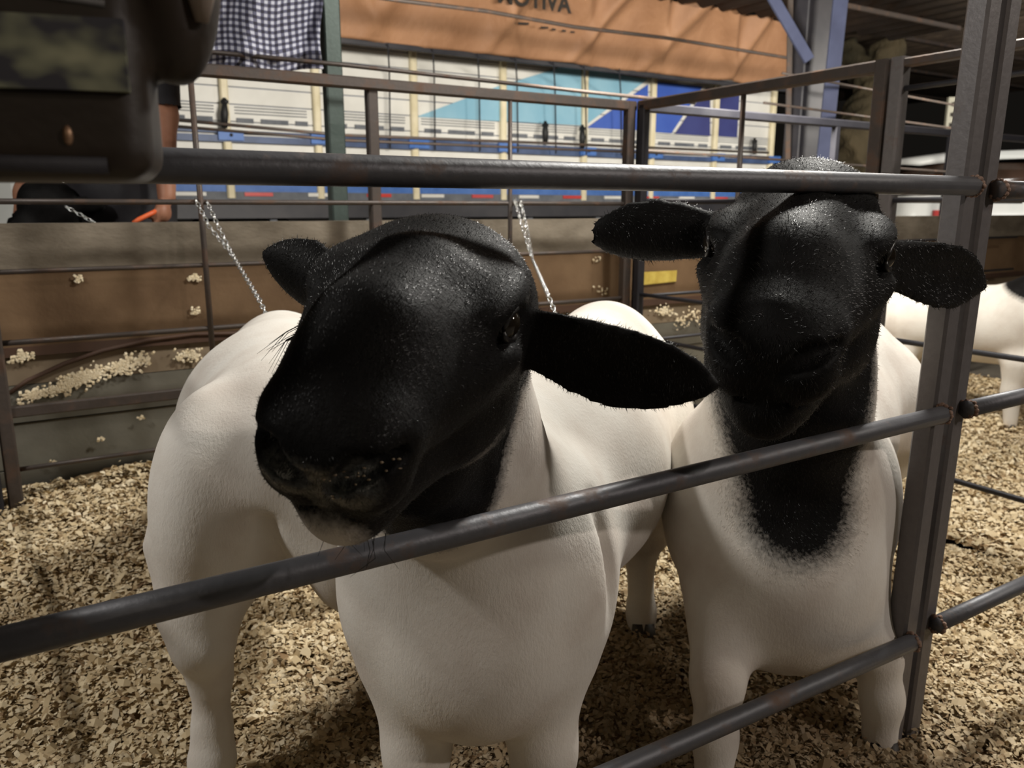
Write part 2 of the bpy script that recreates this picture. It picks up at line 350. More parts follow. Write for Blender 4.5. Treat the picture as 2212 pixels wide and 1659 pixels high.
# ------------------------------------------------------------------ floor and wood shavings
def ground_h(u, v):
    h = .028 + .11 * np.clip((v - 1.65) / .75, 0, 1) ** 1.3 * np.clip(1.25 - u, .25, 1)
    return h + .010 * np.sin(u * 9 + 1.3 * np.sin(v * 5)) * np.cos(v * 8 + u * 2) + .006 * np.sin(u * 23 + v * 17)
fl = MB(); fl.box((1.5, 5, -.02), (9, 0, 0), (0, 9, 0), (0, 0, .02)); t = simple('concrete_floor', (.10, .085, .07, 1), (.16, .14, .11, 1), 4, .9)
tag(fl.build('floor', t), kind='structure')
t = NT('wood_shavings'); a = t.n('Attribute'); a.attribute_name = 'tint'
col = t.ramp(a.outputs['Fac'], [(0, (.075, .045, .022, 1)), (.18, (.26, .165, .08, 1)), (.45, (.52, .40, .23, 1)), (.8, (.70, .58, .38, 1)), (1, (.80, .70, .51, 1))])
pn = t.noise(t.coord(), 3.5, 5); col = t.mix(t.ramp(pn, [(.52, (0, 0, 0, 1)), (.75, (.55, .55, .55, 1))]), col, (.16, .09, .04, 1))
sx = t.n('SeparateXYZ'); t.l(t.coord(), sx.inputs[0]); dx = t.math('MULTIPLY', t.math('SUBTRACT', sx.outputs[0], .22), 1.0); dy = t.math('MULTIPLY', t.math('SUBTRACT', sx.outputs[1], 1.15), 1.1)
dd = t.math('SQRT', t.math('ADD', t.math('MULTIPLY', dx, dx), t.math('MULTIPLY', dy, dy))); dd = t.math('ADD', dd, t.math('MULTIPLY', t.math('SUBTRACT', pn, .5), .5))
col = t.mix(t.ramp(dd, [(.38, (.62, .62, .62, 1)), (.62, (0, 0, 0, 1))]), col, (.13, .075, .035, 1))       # trampled, soiled bedding where the sheep stand, with part of their shade tinted in
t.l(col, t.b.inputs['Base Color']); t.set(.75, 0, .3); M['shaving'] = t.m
def flakes(n, u0, u1, v0, v1, size, hfun):
    u = rng.uniform(u0, u1, n); v = rng.uniform(v0, v1, n); z = hfun(u, v) + rng.exponential(.004, n) + .001
    c = np.outer(u, U) + np.outer(v, V); c[:, 2] = z; th = rng.uniform(0, 2 * math.pi, n); tilt = rng.normal(0, .42, (n, 2))
    a = np.stack([np.cos(th), np.sin(th), tilt[:, 0]], 1); b = np.stack([-np.sin(th), np.cos(th), tilt[:, 1]], 1); w = np.cross(a, b)
    L = (size * rng.lognormal(0, .32, n))[:, None]; W_ = L * rng.uniform(.35, .8, n)[:, None]; cu = L * rng.uniform(.05, .5, n)[:, None]
    vs = np.stack([c - a * L - b * W_ * .8, c - a * L + b * W_ * .6, c + w * cu - b * W_, c + w * cu + b * W_, c + a * L - b * W_ * .5, c + a * L + b * W_ * .9], 1).reshape(-1, 3)
    k = (np.arange(n) * 6)[:, None]; fs = np.concatenate([k + np.array([[0, 2, 3, 1]]), k + np.array([[2, 4, 5, 3]])])
    return vs, fs, np.repeat(np.clip(rng.beta(3.2, 1.8, n), 0, 1), 6)
def bedding(name, label, regions, u0, u1, v0, v1, hf):
    nu = int((u1 - u0) / .015); nv = int((v1 - v0) / .015); uu, vv = np.meshgrid(np.linspace(u0, u1, nu), np.linspace(v0, v1, nv), indexing='ij')
    h = hf(uu, vv) + rng.normal(0, .002, uu.shape); P = uu[..., None] * U + vv[..., None] * V; P[..., 2] = h; P = P.reshape(-1, 3)
    i, j = np.meshgrid(np.arange(nu - 1), np.arange(nv - 1), indexing='ij'); q = (i * nv + j).ravel(); Fq = np.stack([q, q + nv, q + nv + 1, q + 1], 1)
    VS = [P]; FS = [Fq]; TT = [rng.uniform(.05, .35, len(P))]; base = len(P)
    for r in regions:
        v_, f_, t_ = flakes(*r, hf); VS.append(v_); FS.append(f_ + base); TT.append(t_); base += len(v_)
    o = fastmesh(name, np.concatenate(VS), np.concatenate(FS), [M['shaving']], None, False, {'tint': np.concatenate(TT)}); return tag(o, label, 'bedding', None, 'stuff')
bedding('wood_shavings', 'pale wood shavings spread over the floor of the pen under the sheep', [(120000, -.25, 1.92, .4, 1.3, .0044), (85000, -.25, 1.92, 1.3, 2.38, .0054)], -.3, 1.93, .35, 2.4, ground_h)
bedding('wood_shavings', 'pale wood shavings on the floor of the neighbouring pen beyond the side fence', [(66000, 1.93, 4.0, .3, 2.38, .0062)], 1.93, 4.1, .25, 2.4, lambda u, v: .028 + .012 * np.sin(u * 7) * np.cos(v * 6))

# ------------------------------------------------------------------ arena wall behind the pen
t1 = simple('weathered_top_board', (.12, .098, .072, 1), (.23, .195, .15, 1), 5, .85, 0, .4, 60, .004, .3, (1, 1, 2))
t2 = simple('brown_stained_board', (.11, .064, .032, 1), (.18, .112, .06, 1), 4, .75, 0, .3, 60, .003, .3)
t3 = simple('dark_red_ledge', (.05, .024, .013, 1), (.075, .036, .02, 1), 6, .7)
t4 = simple('grey_green_board', (.11, .10, .08, 1), (.155, .145, .115, 1), 5, .8, 0, .3, 50, .003, .3)
t5 = simple('tan_board', (.16, .115, .07, 1), (.23, .175, .115, 1), 5, .8)
w = MB(); u0, u1 = -1.6, 9.
def wbox(z0, z1, v0, v1, mi): w.box(uv((u0 + u1) / 2, (v0 + v1) / 2, (z0 + z1) / 2), U * (u1 - u0) / 2, V * (v1 - v0) / 2, Z3 * (z1 - z0) / 2, mi)
wbox(.70, .812, 2.40, 2.50, 0); wbox(.50, .697, 2.41, 2.50, 1); wbox(.475, .50, 2.405, 2.50, 2); wbox(.40, .474, 2.415, 2.50, 4); wbox(.30, .398, 2.415, 2.5, 3)
wbox(.175, .296, 2.42, 2.50, 3); wbox(.0, .171, 2.415, 2.50, 3); wbox(-.0, .81, 2.44, 2.49, 3)
tag(w.build('wall_back', [t1, t2, t3, t4, t5]), kind='structure')
w = MB(); w.tube([onv(*q, 2.405) for q in [(20, 850), (60, 822), (140, 785), (220, 758), (320, 735), (420, 722), (520, 720), (620, 724), (700, 735)]], .006, 8); tag(w.build('trim_1', t3), kind='structure')
def wall_dust(spec, label):
    n = sum(s[4] for s in spec); VS = []; FS = []; TT = []; base = 0
    for (x0, y0, x1, y1, m, sp) in spec:
        tt = rng.uniform(0, 1, m); cl = np.repeat(rng.uniform(0, 1, max(m // 12, 1)), 12)[:m]; cl = np.pad(cl, (0, m - len(cl)), 'edge'); tt = .25 * tt + .75 * cl
        for q in tt:
            p = onv(x0 + (x1 - x0) * q + rng.normal(0, 5), y0 + (y1 - y0) * q + rng.normal(0, sp), 2.404); s_ = rng.uniform(.003, .007); a = rng.uniform(0, 6.3)
            e1 = U * math.cos(a) + Z3 * math.sin(a); e2 = -U * math.sin(a) + Z3 * math.cos(a); nn = -V
            VS += [p - e1 * s_ - e2 * s_ * .5, p - e1 * s_ + e2 * s_ * .5, p - e2 * s_ * .6 + nn * .002, p + e2 * s_ * .6 + nn * .002, p + e1 * s_ - e2 * s_ * .5, p + e1 * s_ + e2 * s_ * .4]
            FS += [[base, base + 2, base + 3, base + 1], [base + 2, base + 4, base + 5, base + 3]]; TT += [rng.uniform(.75, 1)] * 6; base += 6
    tag(fastmesh('wood_shavings', np.array(VS), np.array(FS), [M['shaving']], None, False, {'tint': np.array(TT)}), label, 'bedding', None, 'stuff')
wall_dust([(35, 865, 130, 835, 150, 5), (120, 838, 240, 795, 300, 9), (230, 800, 330, 772, 160, 9), (370, 775, 440, 762, 70, 6), (20, 775, 75, 765, 60, 6), (395, 602, 440, 598, 30, 3), (415, 672, 430, 668, 12, 3), (160, 605, 180, 600, 10, 4), (295, 905, 305, 900, 5, 3), (110, 1000, 115, 1000, 5, 2), (220, 948, 224, 950, 4, 2)], 'splash of pale shavings stuck on the wall behind the left sheep')
wall_dust([(1405, 665, 1470, 680, 60, 5), (1450, 700, 1525, 680, 70, 8), (1290, 560, 1300, 560, 6, 3), (1200, 640, 1320, 625, 10, 8)], 'splash of pale shavings stuck on the wall right of the corner posts')

yl = simple('yellow_paper', (.42, .30, .05, 1), (.55, .42, .09, 1), 20, .7); m = MB()
m.poly([onv(x, y, 2.404) for x, y in ((1384, 588), (1462, 584), (1460, 608), (1384, 616))], -V, .0015); tag(m.build('paper_label', yl, None, onv(1384, 600, 2.404)), 'small yellow paper label stuck on the arena wall right of the corner posts', 'label')
# ------------------------------------------------------------------ fences
def rail(th, a, b, r, mat, name='rail', weld=()):
    m = MB(); a, b = np.array(a), np.array(b); m.tube([a + (b - a) * i / 6 for i in range(7)], r, 16); o = m.build(name, mat, th)
    for e in weld:
        p = a if e == 0 else b; d = nrm(b - a) * (1 if e == 0 else -1); x = MB()
        sd_ = nrm(np.cross(d, Z3)); 
        for k in range(14):
            a_ = k * .45; x.ball(p + d * (.004 + rng.uniform(-.002, .003)) + (sd_ * math.cos(a_) + Z3 * math.sin(a_)) * r * rng.uniform(.85, 1.05), r * rng.uniform(.22, .34), 6)
        x.build('weld', M['weld'], o)
    return o
def post(th, p, z0, z1, w, mat, name='post', d=None, lean=0.):
    m = MB(); p = np.array(p); m.bar((p[0] - U[0] * lean * .45, p[1] - U[1] * lean * .45, z0), (p[0] + U[0] * lean * .55, p[1] + U[1] * lean * .55, z1), w, d or w, U, .12); return m.build(name, mat, th)
PF = .62; RZ = [.222, .5635, .879, 1.20]
fa = thing('pen_panel', uv(.5, PF, 0), 'nearest dark steel pipe pen panel, in front of the two black-headed sheep', 'fence panel')
uA = 1.112
for i, z in enumerate(RZ): rail(fa, uv(-.078, PF, z + (.012, -.011, 0, 0)[i]), uv(uA - .004 + (z - .55) * .03, PF, z - (.012, 0, 0, 0)[i]), .0125, M['pipe'], 'rail', (0, 1))
post(fa, uv(uA + .004, PF + .026, 0), .0, 1.24, .032, M['post'], lean=.036); post(fa, uv(-.085, PF + .02, 0), 0, 1.22, .034, M['brownsteel'])
fb = thing('pen_panel', uv(1.8, PF, 0), 'second front pen panel, starting right beside the double steel post', 'fence panel')
for i, z in enumerate(RZ): rail(fb, uv(uA + .048 + (z - .55) * .03, PF, z - (.004 if i == 2 else 0)), uv(2.6, PF, z), .0125, M['pipe'], 'rail', (0,))
post(fb, uv(uA + .052, PF + .026, 0), 0, 1.24, .032, M['post'], lean=.036); post(fb, uv(2.6, PF + .026, 0), 0, 1.24, .032, M['post'])
# rear panel of this pen
PR = 2.3; uC = 1.905; rp = thing('pen_panel', uv(.9, PR, 0), 'low brown steel panel along the back of the pen against the arena wall', 'fence panel')
m = MB(); m.bar(uv(-.075, PR, 1.20), uv(uC + .02, PR, 1.20), .03, .032, V); m.build('top_rail', M['brownsteel'], rp)
for z, r in ((.866, .007), (.700, .006), (.528, .007), (.206, .006)): rail(rp, uv(-.06, PR, z), uv(uC, PR, z), r, M['brownsteel'])
m = MB(); m.bar(uv(-.06, PR, .355), uv(uC, PR, .355), .02, .028, V); m.build('rail', M['brownsteel'], rp)
post(rp, uv(-.058, PR, 0), 0, 1.215, .034, M['brownsteel']); post(rp, uv(.945, PR + .012, 0), 0, 1.19, .032, M['brownsteel']); post(rp, uv(uC, PR, 0), 0, 1.215, .034, M['brownsteel'])
for uu in (.445, 1.41): m = MB(); m.tube([uv(uu, PR - .004, .36), uv(uu, PR - .004, 1.19)], .0075, 10); m.build('upright_bar', M['brownsteel'], rp)
# neighbour's rear panel to the right and to the left
rq = thing('pen_panel', uv(2.9, PR, 0), 'blue-grey steel panel across the back of the neighbouring pen, right of the corner', 'fence panel')
m = MB(); m.bar(uv(uC + .06, PR, 1.20), uv(4.6, PR, 1.20), .03, .032, V); m.build('top_rail', M['greysteel'], rq)
for z in (.88, .70, .53, .36, .2): rail(rq, uv(uC + .06, PR, z), uv(4.6, PR, z), .006, M['darksteel'])
post(rq, uv(uC + .062, PR, 0), 0, 1.215, .034, M['darksteel'], 'post'); post(rq, uv(3.03, PR, 0), 0, 1.19, .028, M['greysteel']); post(rq, uv(4.25, PR, 0), 0, 1.40, .03, M['post'])
rl = thing('pen_panel', uv(-.3, PR, 0), 'dark steel panel whose end post stands at the left edge of the rear panel', 'fence panel')
post(rl, uv(-.102, PR - .012, 0), 0, 1.215, .036, M['darksteel'])
for z in RZ: rail(rl, uv(-.125, PR - .04, z), uv(-.125, PR - 1.5, z), .008, M['darksteel'])
# side fence, two panels in line
US = 1.93; sp = thing('pen_panel', uv(US, 1.8, 0), 'side panel between the two pens, joined to the rear corner posts', 'fence panel')
m = MB(); m.bar(uv(US, PR - .03, 1.20), uv(US, 1.335, 1.20), .03, .032, U); m.build('top_rail', M['brownsteel'], sp)
for z in (.87, .545, .39, .19): rail(sp, uv(US, PR - .02, z), uv(US, 1.335, z), .007, M['darksteel'])
post(sp, uv(US, 1.335, 0), 0, 1.215, .038, M['brownsteel']); post(sp, uv(US, PR - .05, 0), 0, 1.2, .03, M['darksteel'])
m = MB(); m.tube([uv(US, 1.80, .19), uv(US, 1.80, 1.19)], .008, 10); m.build('upright_bar', M['brownsteel'], sp)
sq = thing('pen_panel', uv(US, .9, 0), 'continuation of the side panel toward the front, seen past the double post', 'fence panel')
m = MB(); m.bar(uv(US, 1.29, 1.20), uv(US, PF + .06, 1.20), .03, .02, U); m.build('top_rail', M['brownsteel'], sq)
for z in (1.14, .87, .515, .19): rail(sq, uv(US, 1.29, z), uv(US, PF + .06, z), .007, M['darksteel'])
post(sq, uv(US, 1.292, 0), 0, 1.215, .036, M['post']); post(sq, uv(US, PF + .07, 0), 0, 1.215, .034, M['post'])

# ------------------------------------------------------------------ the sheep
def flow_from(p0, d=None):
    p0 = np.array(p0)
    return lambda P: (P - p0) if d is None else np.broadcast_to(np.array(d, float), P.shape)
def finish(name, f, label, base, zones, whites=(), mat='fur', cat='sheep', group='sheep in the pens', wets=()):
    vs, fs = f.mesh(); root = thing(name, base, label, cat, group); org = np.array(root.location); c = np.full(len(vs), 1.)
    for z in zones: c = np.minimum(c, seg_dist(vs, *z))
    for z in whites: c = np.maximum(c, -seg_dist(vs, *z))
    wt = np.full(len(vs), .1)
    for z in wets: wt = np.minimum(wt, seg_dist(vs, *z))
    o = fastmesh('body', vs - org, fs, [M[mat]], root, True, {'coat': c, 'dry': wt}); return root, vs, fs, c

# --- sheep in the middle, head tilted over the middle rail
fn = Field(axis(-.32, .45, .009, (-.24, .16, .0038)), axis(.38, 1.85, .009, (.38, .88, .0042)), axis(-.0, .90, .009, (.52, .90, .0038)))
for a, b, ra, rb in [((-.045, .99, .40), (.07, 1.25, .435), .160, .172), ((.07, 1.25, .435), (.185, 1.57, .475), .172, .165), ((-.03, 1.02, .535), (.185, 1.58, .585), .075, .085)]: fn.cone(a, b, ra, rb, .05)
fn.ell((-.045, .93, .365), (.150, .105, .155), None, .05); fn.ell((-.045, .885, .31), (.095, .07, .10), None, .05)
for g in (-1, 1): fn.ell((-.045 + g * .115, .99, .38), (.065, .11, .15), None, .04)
fn.ell((.27, 1.50, .41), (.08, .13, .15), None, .04); fn.ell((.08, 1.55, .41), (.08, .13, .15), None, .04)
leg(fn, [((-.125, .93, .27), .062), ((-.122, .905, .17), .038), ((-.122, .90, .10), .030), ((-.122, .895, .045), .026)])
leg(fn, [((.035, .93, .27), .062), ((.040, .905, .17), .038), ((.040, .90, .10), .030), ((.040, .895, .045), .026)])
leg(fn, [((.262, 1.47, .32), .075), ((.268, 1.50, .22), .040), ((.262, 1.53, .17), .030), ((.258, 1.47, .06), .024), ((.258, 1.455, .035), .024)])
leg(fn, [((.06, 1.50, .32), .075), ((.06, 1.54, .20), .038), ((.06, 1.53, .17), .030), ((.06, 1.50, .04), .024)])
MID = np.array([-.079, .650, .788]); EN = np.array([.96, -.23, -.144]); FN = np.array([-.155, -.91, -.34]); SN = 1.05
fn.cone((-.05, .96, .47), (-.075, .86, .60), .135, .10, .05)                                      # neck
L, R, Nn, Ee, Ff = sheep_head(fn, MID, EN, FN, SN, .92)
fn.cone((-.075, .86, .60), L(0, -.055, -.085), .10, .072, .04)
fn.cone((-.075, .80, .585), L(.008, -.105, -.02), .068, .048, .03); fn.cone((-.09, .715, .615), (-.08, .80, .56), .050, .07, .03)
fn.ell(L(-.036, -.032, -.088), np.array([.046, .030, .046]) * SN, R, .045)                            # woolly poll
r0 = L(.080, -.044, -.040); tip = at(1538, 862, .66); ax = tip - r0
fn.leaf(r0 - nrm(ax) * .01, ax, (.1, -.35, 1), np.linalg.norm(ax) + .01, .0395, .010, EARP, .35, .012, 0)
fn.cone(at(1285, 1090, .93), at(1338, 1340, .91), .003, .003, .03, 'cut'); fn.cone(at(1088, 950, .97), at(1235, 1060, .99), .004, .004, .035, 'cut')
r1 = L(-.078, -.050, -.045); tip = at(573, 546, .78); ax = tip - r1
fn.leaf(r1, ax, (.5, -.3, 1), np.linalg.norm(ax), .034, .009, EARP, .35)
head_cuts(fn, L, R, SN)
NZ = [(L(0, -.02, -.09), L(0, -.04, .2), .145, .10), (L(0, -.08, -.04), (-.085, .715, .60), .11, .085), (r0, at(1512, 828, .66), .09, .09), (r1, at(578, 560, .8), .09, .09), (L(0, -.10, 0), L(0, -.12, .12), .07, .06)]
root, vs, fs, ct = finish('sheep', fn, 'black-headed white sheep in the middle, head tilted close to the rails', (0, 1.15, .03), NZ, [(L(-.014, -.122, .178), L(.004, -.116, .182), .021, .021)], wets=[(L(-.020, -.052, .185), L(.026, -.056, .182), .020, .018), (L(0, -.05, .19), L(0, -.085, .188), .010, .008)])
eye_parts(root, L, R, SN)
for c, a in (((-.122, .885, .022), math.pi), ((.040, .885, .022), math.pi), ((.258, 1.445, .022), math.pi), ((.06, 1.49, .022), math.pi)): hoof(root, c, a)
cen = vs[fs].mean(1); cf = ct[fs].mean(1); up = lambda P: np.broadcast_to(-Ff + np.array([0, 0, -.4]), P.shape)
sel = (cf < .01) & (cen[:, 1] < .98)
fo = hair('coat_hair', vs - np.array(root.location), fs, ct, sel, up, 60000, .0065, .00042, root, .30)
nb = MB()
ncand = vs[(seg_dist(vs, L(.012, -.056, .186), L(.046, -.050, .165), .011, .009) < 0)]
for k in range(20):
    p = ncand[rng.integers(len(ncand))]; nb.ball(p, (rng.uniform(.0006, .0018), rng.uniform(.0005, .0012), rng.uniform(.0004, .001)), 4)

tag(nb.build('feed_crumbs', M['crumb'], root), 'tan feed crumbs on the nostril', kind='stuff')
wh = MB()
for k in range(16):
    p = L(rng.uniform(-.02, .03), -.125, rng.uniform(.11, .16)); wh.tube([p, p + np.array([rng.normal(0, .004), -.004, -.012]), p + np.array([rng.normal(-.002, .007), -.006, -.026])], [.00035, .0003, .0001], 4)
for k in range(9):
    p = at(648 + rng.uniform(-3, 6), 700 + rng.uniform(0, 22), .66); wh.tube([p, p + np.array([-.012, 0, -.006]), p + np.array([-.026 - rng.uniform(0, .012), 0, -.020 - rng.uniform(-.006, .014)])], [.0003, .0003, .0001], 4)
wh.build('whiskers', M['lamp'], root)['kind'] = 'stuff'

# --- sheep on the left, seen from behind
fl_ = Field(axis(-.78, -.02, .0085), axis(.85, 2.15, .010), axis(0, .75, .0085))
for a, b, ra, rb in [((-.33, 1.16, .47), (-.41, 1.42, .455), .165, .182), ((-.41, 1.42, .455), (-.49, 1.72, .45), .182, .165), ((-.33, 1.17, .555), (-.49, 1.68, .56), .075, .075)]: fl_.cone(a, b, ra, rb, .05)
fl_.ell((-.425, 1.10, .43), (.085, .13, .17), None, .035); fl_.ell((-.235, 1.12, .43), (.085, .13, .17), None, .035)
fl_.cone((-.33, 1.06, .47), (-.33, 1.055, .42), .022, .012, .02)                               # docked tail
fl_.cone((-.33, 1.02, .44), (-.33, 1.06, .30), .004, .012, .05, 'cut')
leg(fl_, [((-.435, 1.08, .36), .092), ((-.440, 1.04, .300), .056), ((-.432, 1.02, .255), .040), ((-.430, 1.03, .20), .028), ((-.432, 1.025, .12), .025), ((-.432, 1.015, .075), .030), ((-.430, 1.005, .045), .027)], .02)
leg(fl_, [((-.23, 1.16, .36), .088), ((-.225, 1.22, .27), .045), ((-.225, 1.24, .22), .034), ((-.225, 1.235, .14), .026), ((-.225, 1.23, .045), .026)], .02)
leg(fl_, [((-.40, 1.62, .32), .06), ((-.375, 1.58, .18), .034), ((-.37, 1.565, .06), .027)]); leg(fl_, [((-.56, 1.68, .32), .06), ((-.57, 1.70, .18), .034), ((-.57, 1.70, .06), .027)])
fl_.cone((-.50, 1.76, .48), (-.54, 1.92, .42), .125, .085, .05); fl_.cone((-.54, 1.92, .42), (-.55, 2.0, .36), .075, .06, .03); fl_.cone((-.55, 2.0, .36), (-.55, 2.05, .26), .055, .035, .03)
fl_.leaf((-.62, 1.97, .40), (-1, .1, -.3), (0, 0, 1), .10, .035, .010, EARP); fl_.leaf((-.48, 1.97, .40), (1, .1, -.3), (0, 0, 1), .10, .035, .010, EARP)
rootL, vL, fL, cL = finish('sheep', fl_, 'white sheep at the left seen from behind, chained toward the rear fence', (-.4, 1.35, .03), [((-.53, 1.86, .44), (-.55, 2.05, .26), .13, .12)])
for c in ((-.430, .997, .022), (-.225, 1.22, .022), (-.37, 1.555, .035), (-.57, 1.69, .03)): hoof(rootL, c, 0)

# --- sheep on the right
fr = Field(axis(.10, 1.0, .009, (.15, .66, .0048)), axis(.66, 1.98, .0095, (.66, 1.18, .005)), axis(0, .99, .009, (.55, .99, .0048)))
for a, b, ra, rb in [((.435, 1.26, .40), (.55, 1.50, .43), .160, .168), ((.55, 1.50, .43), (.73, 1.76, .45), .168, .160), ((.44, 1.28, .54), (.73, 1.75, .55), .075, .08)]: fr.cone(a, b, ra, rb, .05)
fr.ell((.425, 1.195, .36), (.160, .105, .165), None, .05); fr.ell((.43, 1.15, .31), (.10, .07, .10), None, .05)
for g in (-1, 1): fr.ell((.435 + g * .115, 1.25, .38), (.07, .11, .15), None, .04)
fr.ell((.83, 1.72, .40), (.08, .12, .15), None, .04); fr.ell((.60, 1.78, .40), (.08, .12, .15), None, .04)
leg(fr, [((.325, 1.16, .27), .058), ((.302, 1.06, .17), .034), ((.295, 1.03, .10), .027), ((.29, 1.01, .04), .027)])
leg(fr, [((.54, 1.19, .27), .058), ((.572, 1.14, .17), .034), ((.58, 1.125, .10), .027), ((.58, 1.12, .035), .027)])
leg(fr, [((.78, 1.70, .32), .07), ((.79, 1.75, .20), .036), ((.79, 1.74, .12), .026), ((.79, 1.71, .045), .025)]); leg(fr, [((.60, 1.76, .32), .07), ((.60, 1.80, .20), .036), ((.60, 1.79, .045), .025)])
MR = np.array([.333, .951, .822]); ER = np.array([.92, -.384, -.06]); FR = np.array([-.37, -.89, -.26]); SR = 1.25
fr.cone((.43, 1.22, .45), (.40, 1.14, .62), .14, .105, .05)
L2, R2, N2, E2, F2 = sheep_head(fr, MR, ER, FR, SR)
fr.cone((.40, 1.14, .62), L2(0, -.05, -.08), .105, .092, .05); fr.cone((.40, 1.12, .56), L2(0, -.11, -.02), .095, .070, .04); fr.ell((.43, 1.13, .275), (.12, .08, .13), None, .06)
fr.ell(L2(0, .012, -.092), np.array([.052, .034, .045]) * SR, R2, .05)
r2 = L2(-.076, -.02, -.03); tp = at(1252, 482, 1.03); ax = tp - r2; fr.leaf(r2 - nrm(ax) * .01, ax, (.15, -.3, 1), np.linalg.norm(ax), .042, .011, EARP, .35, -.012)
r3 = L2(.076, -.03, -.03); tp3 = at(2130, 620, 1.12); ax = tp3 - r3; fr.leaf(r3 - nrm(ax) * .01, ax, (-.1, -.3, 1), np.linalg.norm(ax), .042, .011, EARP, .35)
head_cuts(fr, L2, R2, SR)
RZn = [(L2(0, -.02, -.08), L2(0, -.04, .2), .17, .14), (L2(0, -.08, -.03), (.405, 1.06, .44), .15, .086), (r2, at(1252, 482, 1.03), .09, .09), (r3, tp3, .09, .09)]
rootR, vR, fR, cR = finish('sheep', fr, 'black-headed white sheep at the right facing the camera, ears out sideways', (.5, 1.45, .03), RZn, (), 'fur_soft')
eye_parts(rootR, L2, R2, SR)
for c in ((.29, 1.0, .012), (.58, 1.11, .006), (.79, 1.70, .022), (.60, 1.78, .022)): hoof(rootR, c, math.pi)
cen = vR[fR].mean(1); cf = cR[fR].mean(1)
hair('coat_hair', vR - np.array(rootR.location), fR, cR, (cf < .03) & (cen[:, 1] < 1.3), lambda P: np.broadcast_to(-F2 + np.array([0, 0, -.8]), P.shape), 45000, .009, .0006, rootR, .30)

# --- sheep in the neighbouring pen
ff = Field(axis(1.35, 2.45, .012), axis(2.45, 3.60, .012), axis(0, .86, .012))
ff.cone((1.66, 3.26, .40), (1.98, 3.02, .40), .140, .145, .04); ff.cone((1.66, 3.26, .49), (1.98, 3.02, .50), .06, .06, .04); ff.ell((1.62, 3.30, .40), (.10, .11, .14), None, .04); ff.ell((2.0, 2.98, .38), (.10, .12, .15), None, .04)
FP = ((1.60, 3.22), (1.70, 3.36), (1.90, 2.96), (2.06, 3.06))
for x, y in FP: leg(ff, [((x, y, .28), .06), ((x - .01, y, .17), .033), ((x, y, .045), .024)])
ff.cone((1.97, 3.01, .48), (2.05, 2.92, .60), .13, .11, .05); ff.ell((2.12, 2.86, .63), (.08, .085, .075), None, .03); ff.cone((2.14, 2.84, .62), (2.24, 2.76, .55), .06, .038, .02)
ff.leaf((2.08, 2.82, .65), (-.6, -.7, -.15), (0, 0, 1), .13, .035, .011, EARP); ff.leaf((2.16, 2.92, .65), (.6, .7, -.15), (0, 0, 1), .13, .035, .011, EARP)
rf, vF, fF, cF = finish('sheep', ff, 'white sheep with black neck standing in the pen beyond the double post', (1.8, 3.15, .03), [((1.99, 2.98, .60), (2.07, 2.90, .56), .15, .16), ((2.09, 2.87, .62), (2.24, 2.76, .55), .14, .12)])
for x, y in FP: hoof(rf, (x, y, .022), math.pi * .75)

# ------------------------------------------------------------------ chains
def chain(label, pts, start_loop=None, step=.0135, r=.0016, rl=.0085, rw=.0048):
    m = MB()
    for path in pts:
        P = [np.array(p) for p in path]; seg = [np.linalg.norm(b - a) for a, b in zip(P[:-1], P[1:])]; tot = sum(seg); s = 0; i = 0
        while s < tot:
            q = s; j = 0
            while j < len(seg) - 1 and q > seg[j]: q -= seg[j]; j += 1
            c = P[j] + (P[j + 1] - P[j]) * q / seg[j]; d = nrm(P[j + 1] - P[j]); sd = nrm(np.cross(d, (0.3, 1, .2))); up = np.cross(d, sd); a0 = (i % 2) * math.pi / 2 + .5 + .15 * math.sin(i)
            w_ = sd * math.cos(a0) + up * math.sin(a0)
            m.tube([c + d * rl * math.cos(t) + w_ * rw * math.sin(t) for t in np.linspace(0, 2 * math.pi, 11)[:-1]], r, 6, closed=True); s += step; i += 1
    return tag(m.build('chain', M['chain'], None, pts[0][0]), label, 'chain', 'tether chains')
jn = onv(500, 548, 2.14)
chain('silvery tether chain from the rear fence down to the left sheep', [[onv(424, 434, 2.285), onv(452, 490, 2.22), jn, at(560, 648, 1.80), at(588, 705, 1.72)], [onv(448, 438, 2.285), onv(472, 490, 2.22), jn]])
chain('silvery tether chain from the rear fence down behind the middle sheep', [[onv(1112, 432, 2.285), onv(1128, 490, 2.22), onv(1150, 560, 2.12), at(1185, 640, 1.78), at(1208, 700, 1.70)], [onv(1124, 436, 2.285), onv(1140, 500, 2.22), onv(1150, 560, 2.12)]])
chain('short piece of silvery chain on the black sheep behind the wall', [[onv(145, 448, 2.62), onv(170, 462, 2.60), onv(205, 482, 2.58)]])

# ------------------------------------------------------------------ bag hanging on the near rail, close to the lens
leather = simple('dark_brown_leather', (.020, .014, .010, 1), (.034, .022, .014, 1), 12, .5, 0, .3, 120, .001)
cloth_k = simple('black_fabric', (.016, .015, .018, 1), (.026, .024, .028, 1), 12, .7, 0, .3, 300, .001)
t = NT('cloudy_plastic_window'); n = t.noise(t.coord((1, 1, 1.6)), 38, 2, .4); t.l(t.ramp(n, [(.42, (.05, .05, .065, 1)), (.52, (.22, .23, .16, 1)), (.66, (.42, .42, .28, 1))]), t.b.inputs['Base Color']); t.set(.5); win = t.m
B0 = at(160, 190, .40); br = U * .9 + np.array([.1, 0, 0]); bx = nrm(np.array([.96, .27, 0])); by = nrm(np.cross(Z3, bx)); bag = thing('bag', B0 - Z3 * .045, 'dark out-of-focus leather bag with a cloudy window hanging on the near rail at top left', 'bag')
def bp(x, y, z): return B0 + bx * x + by * y + Z3 * z
fbag = Field(axis(-.17, .17, .003), axis(-.09, .09, .003), axis(-.11, .13, .003))
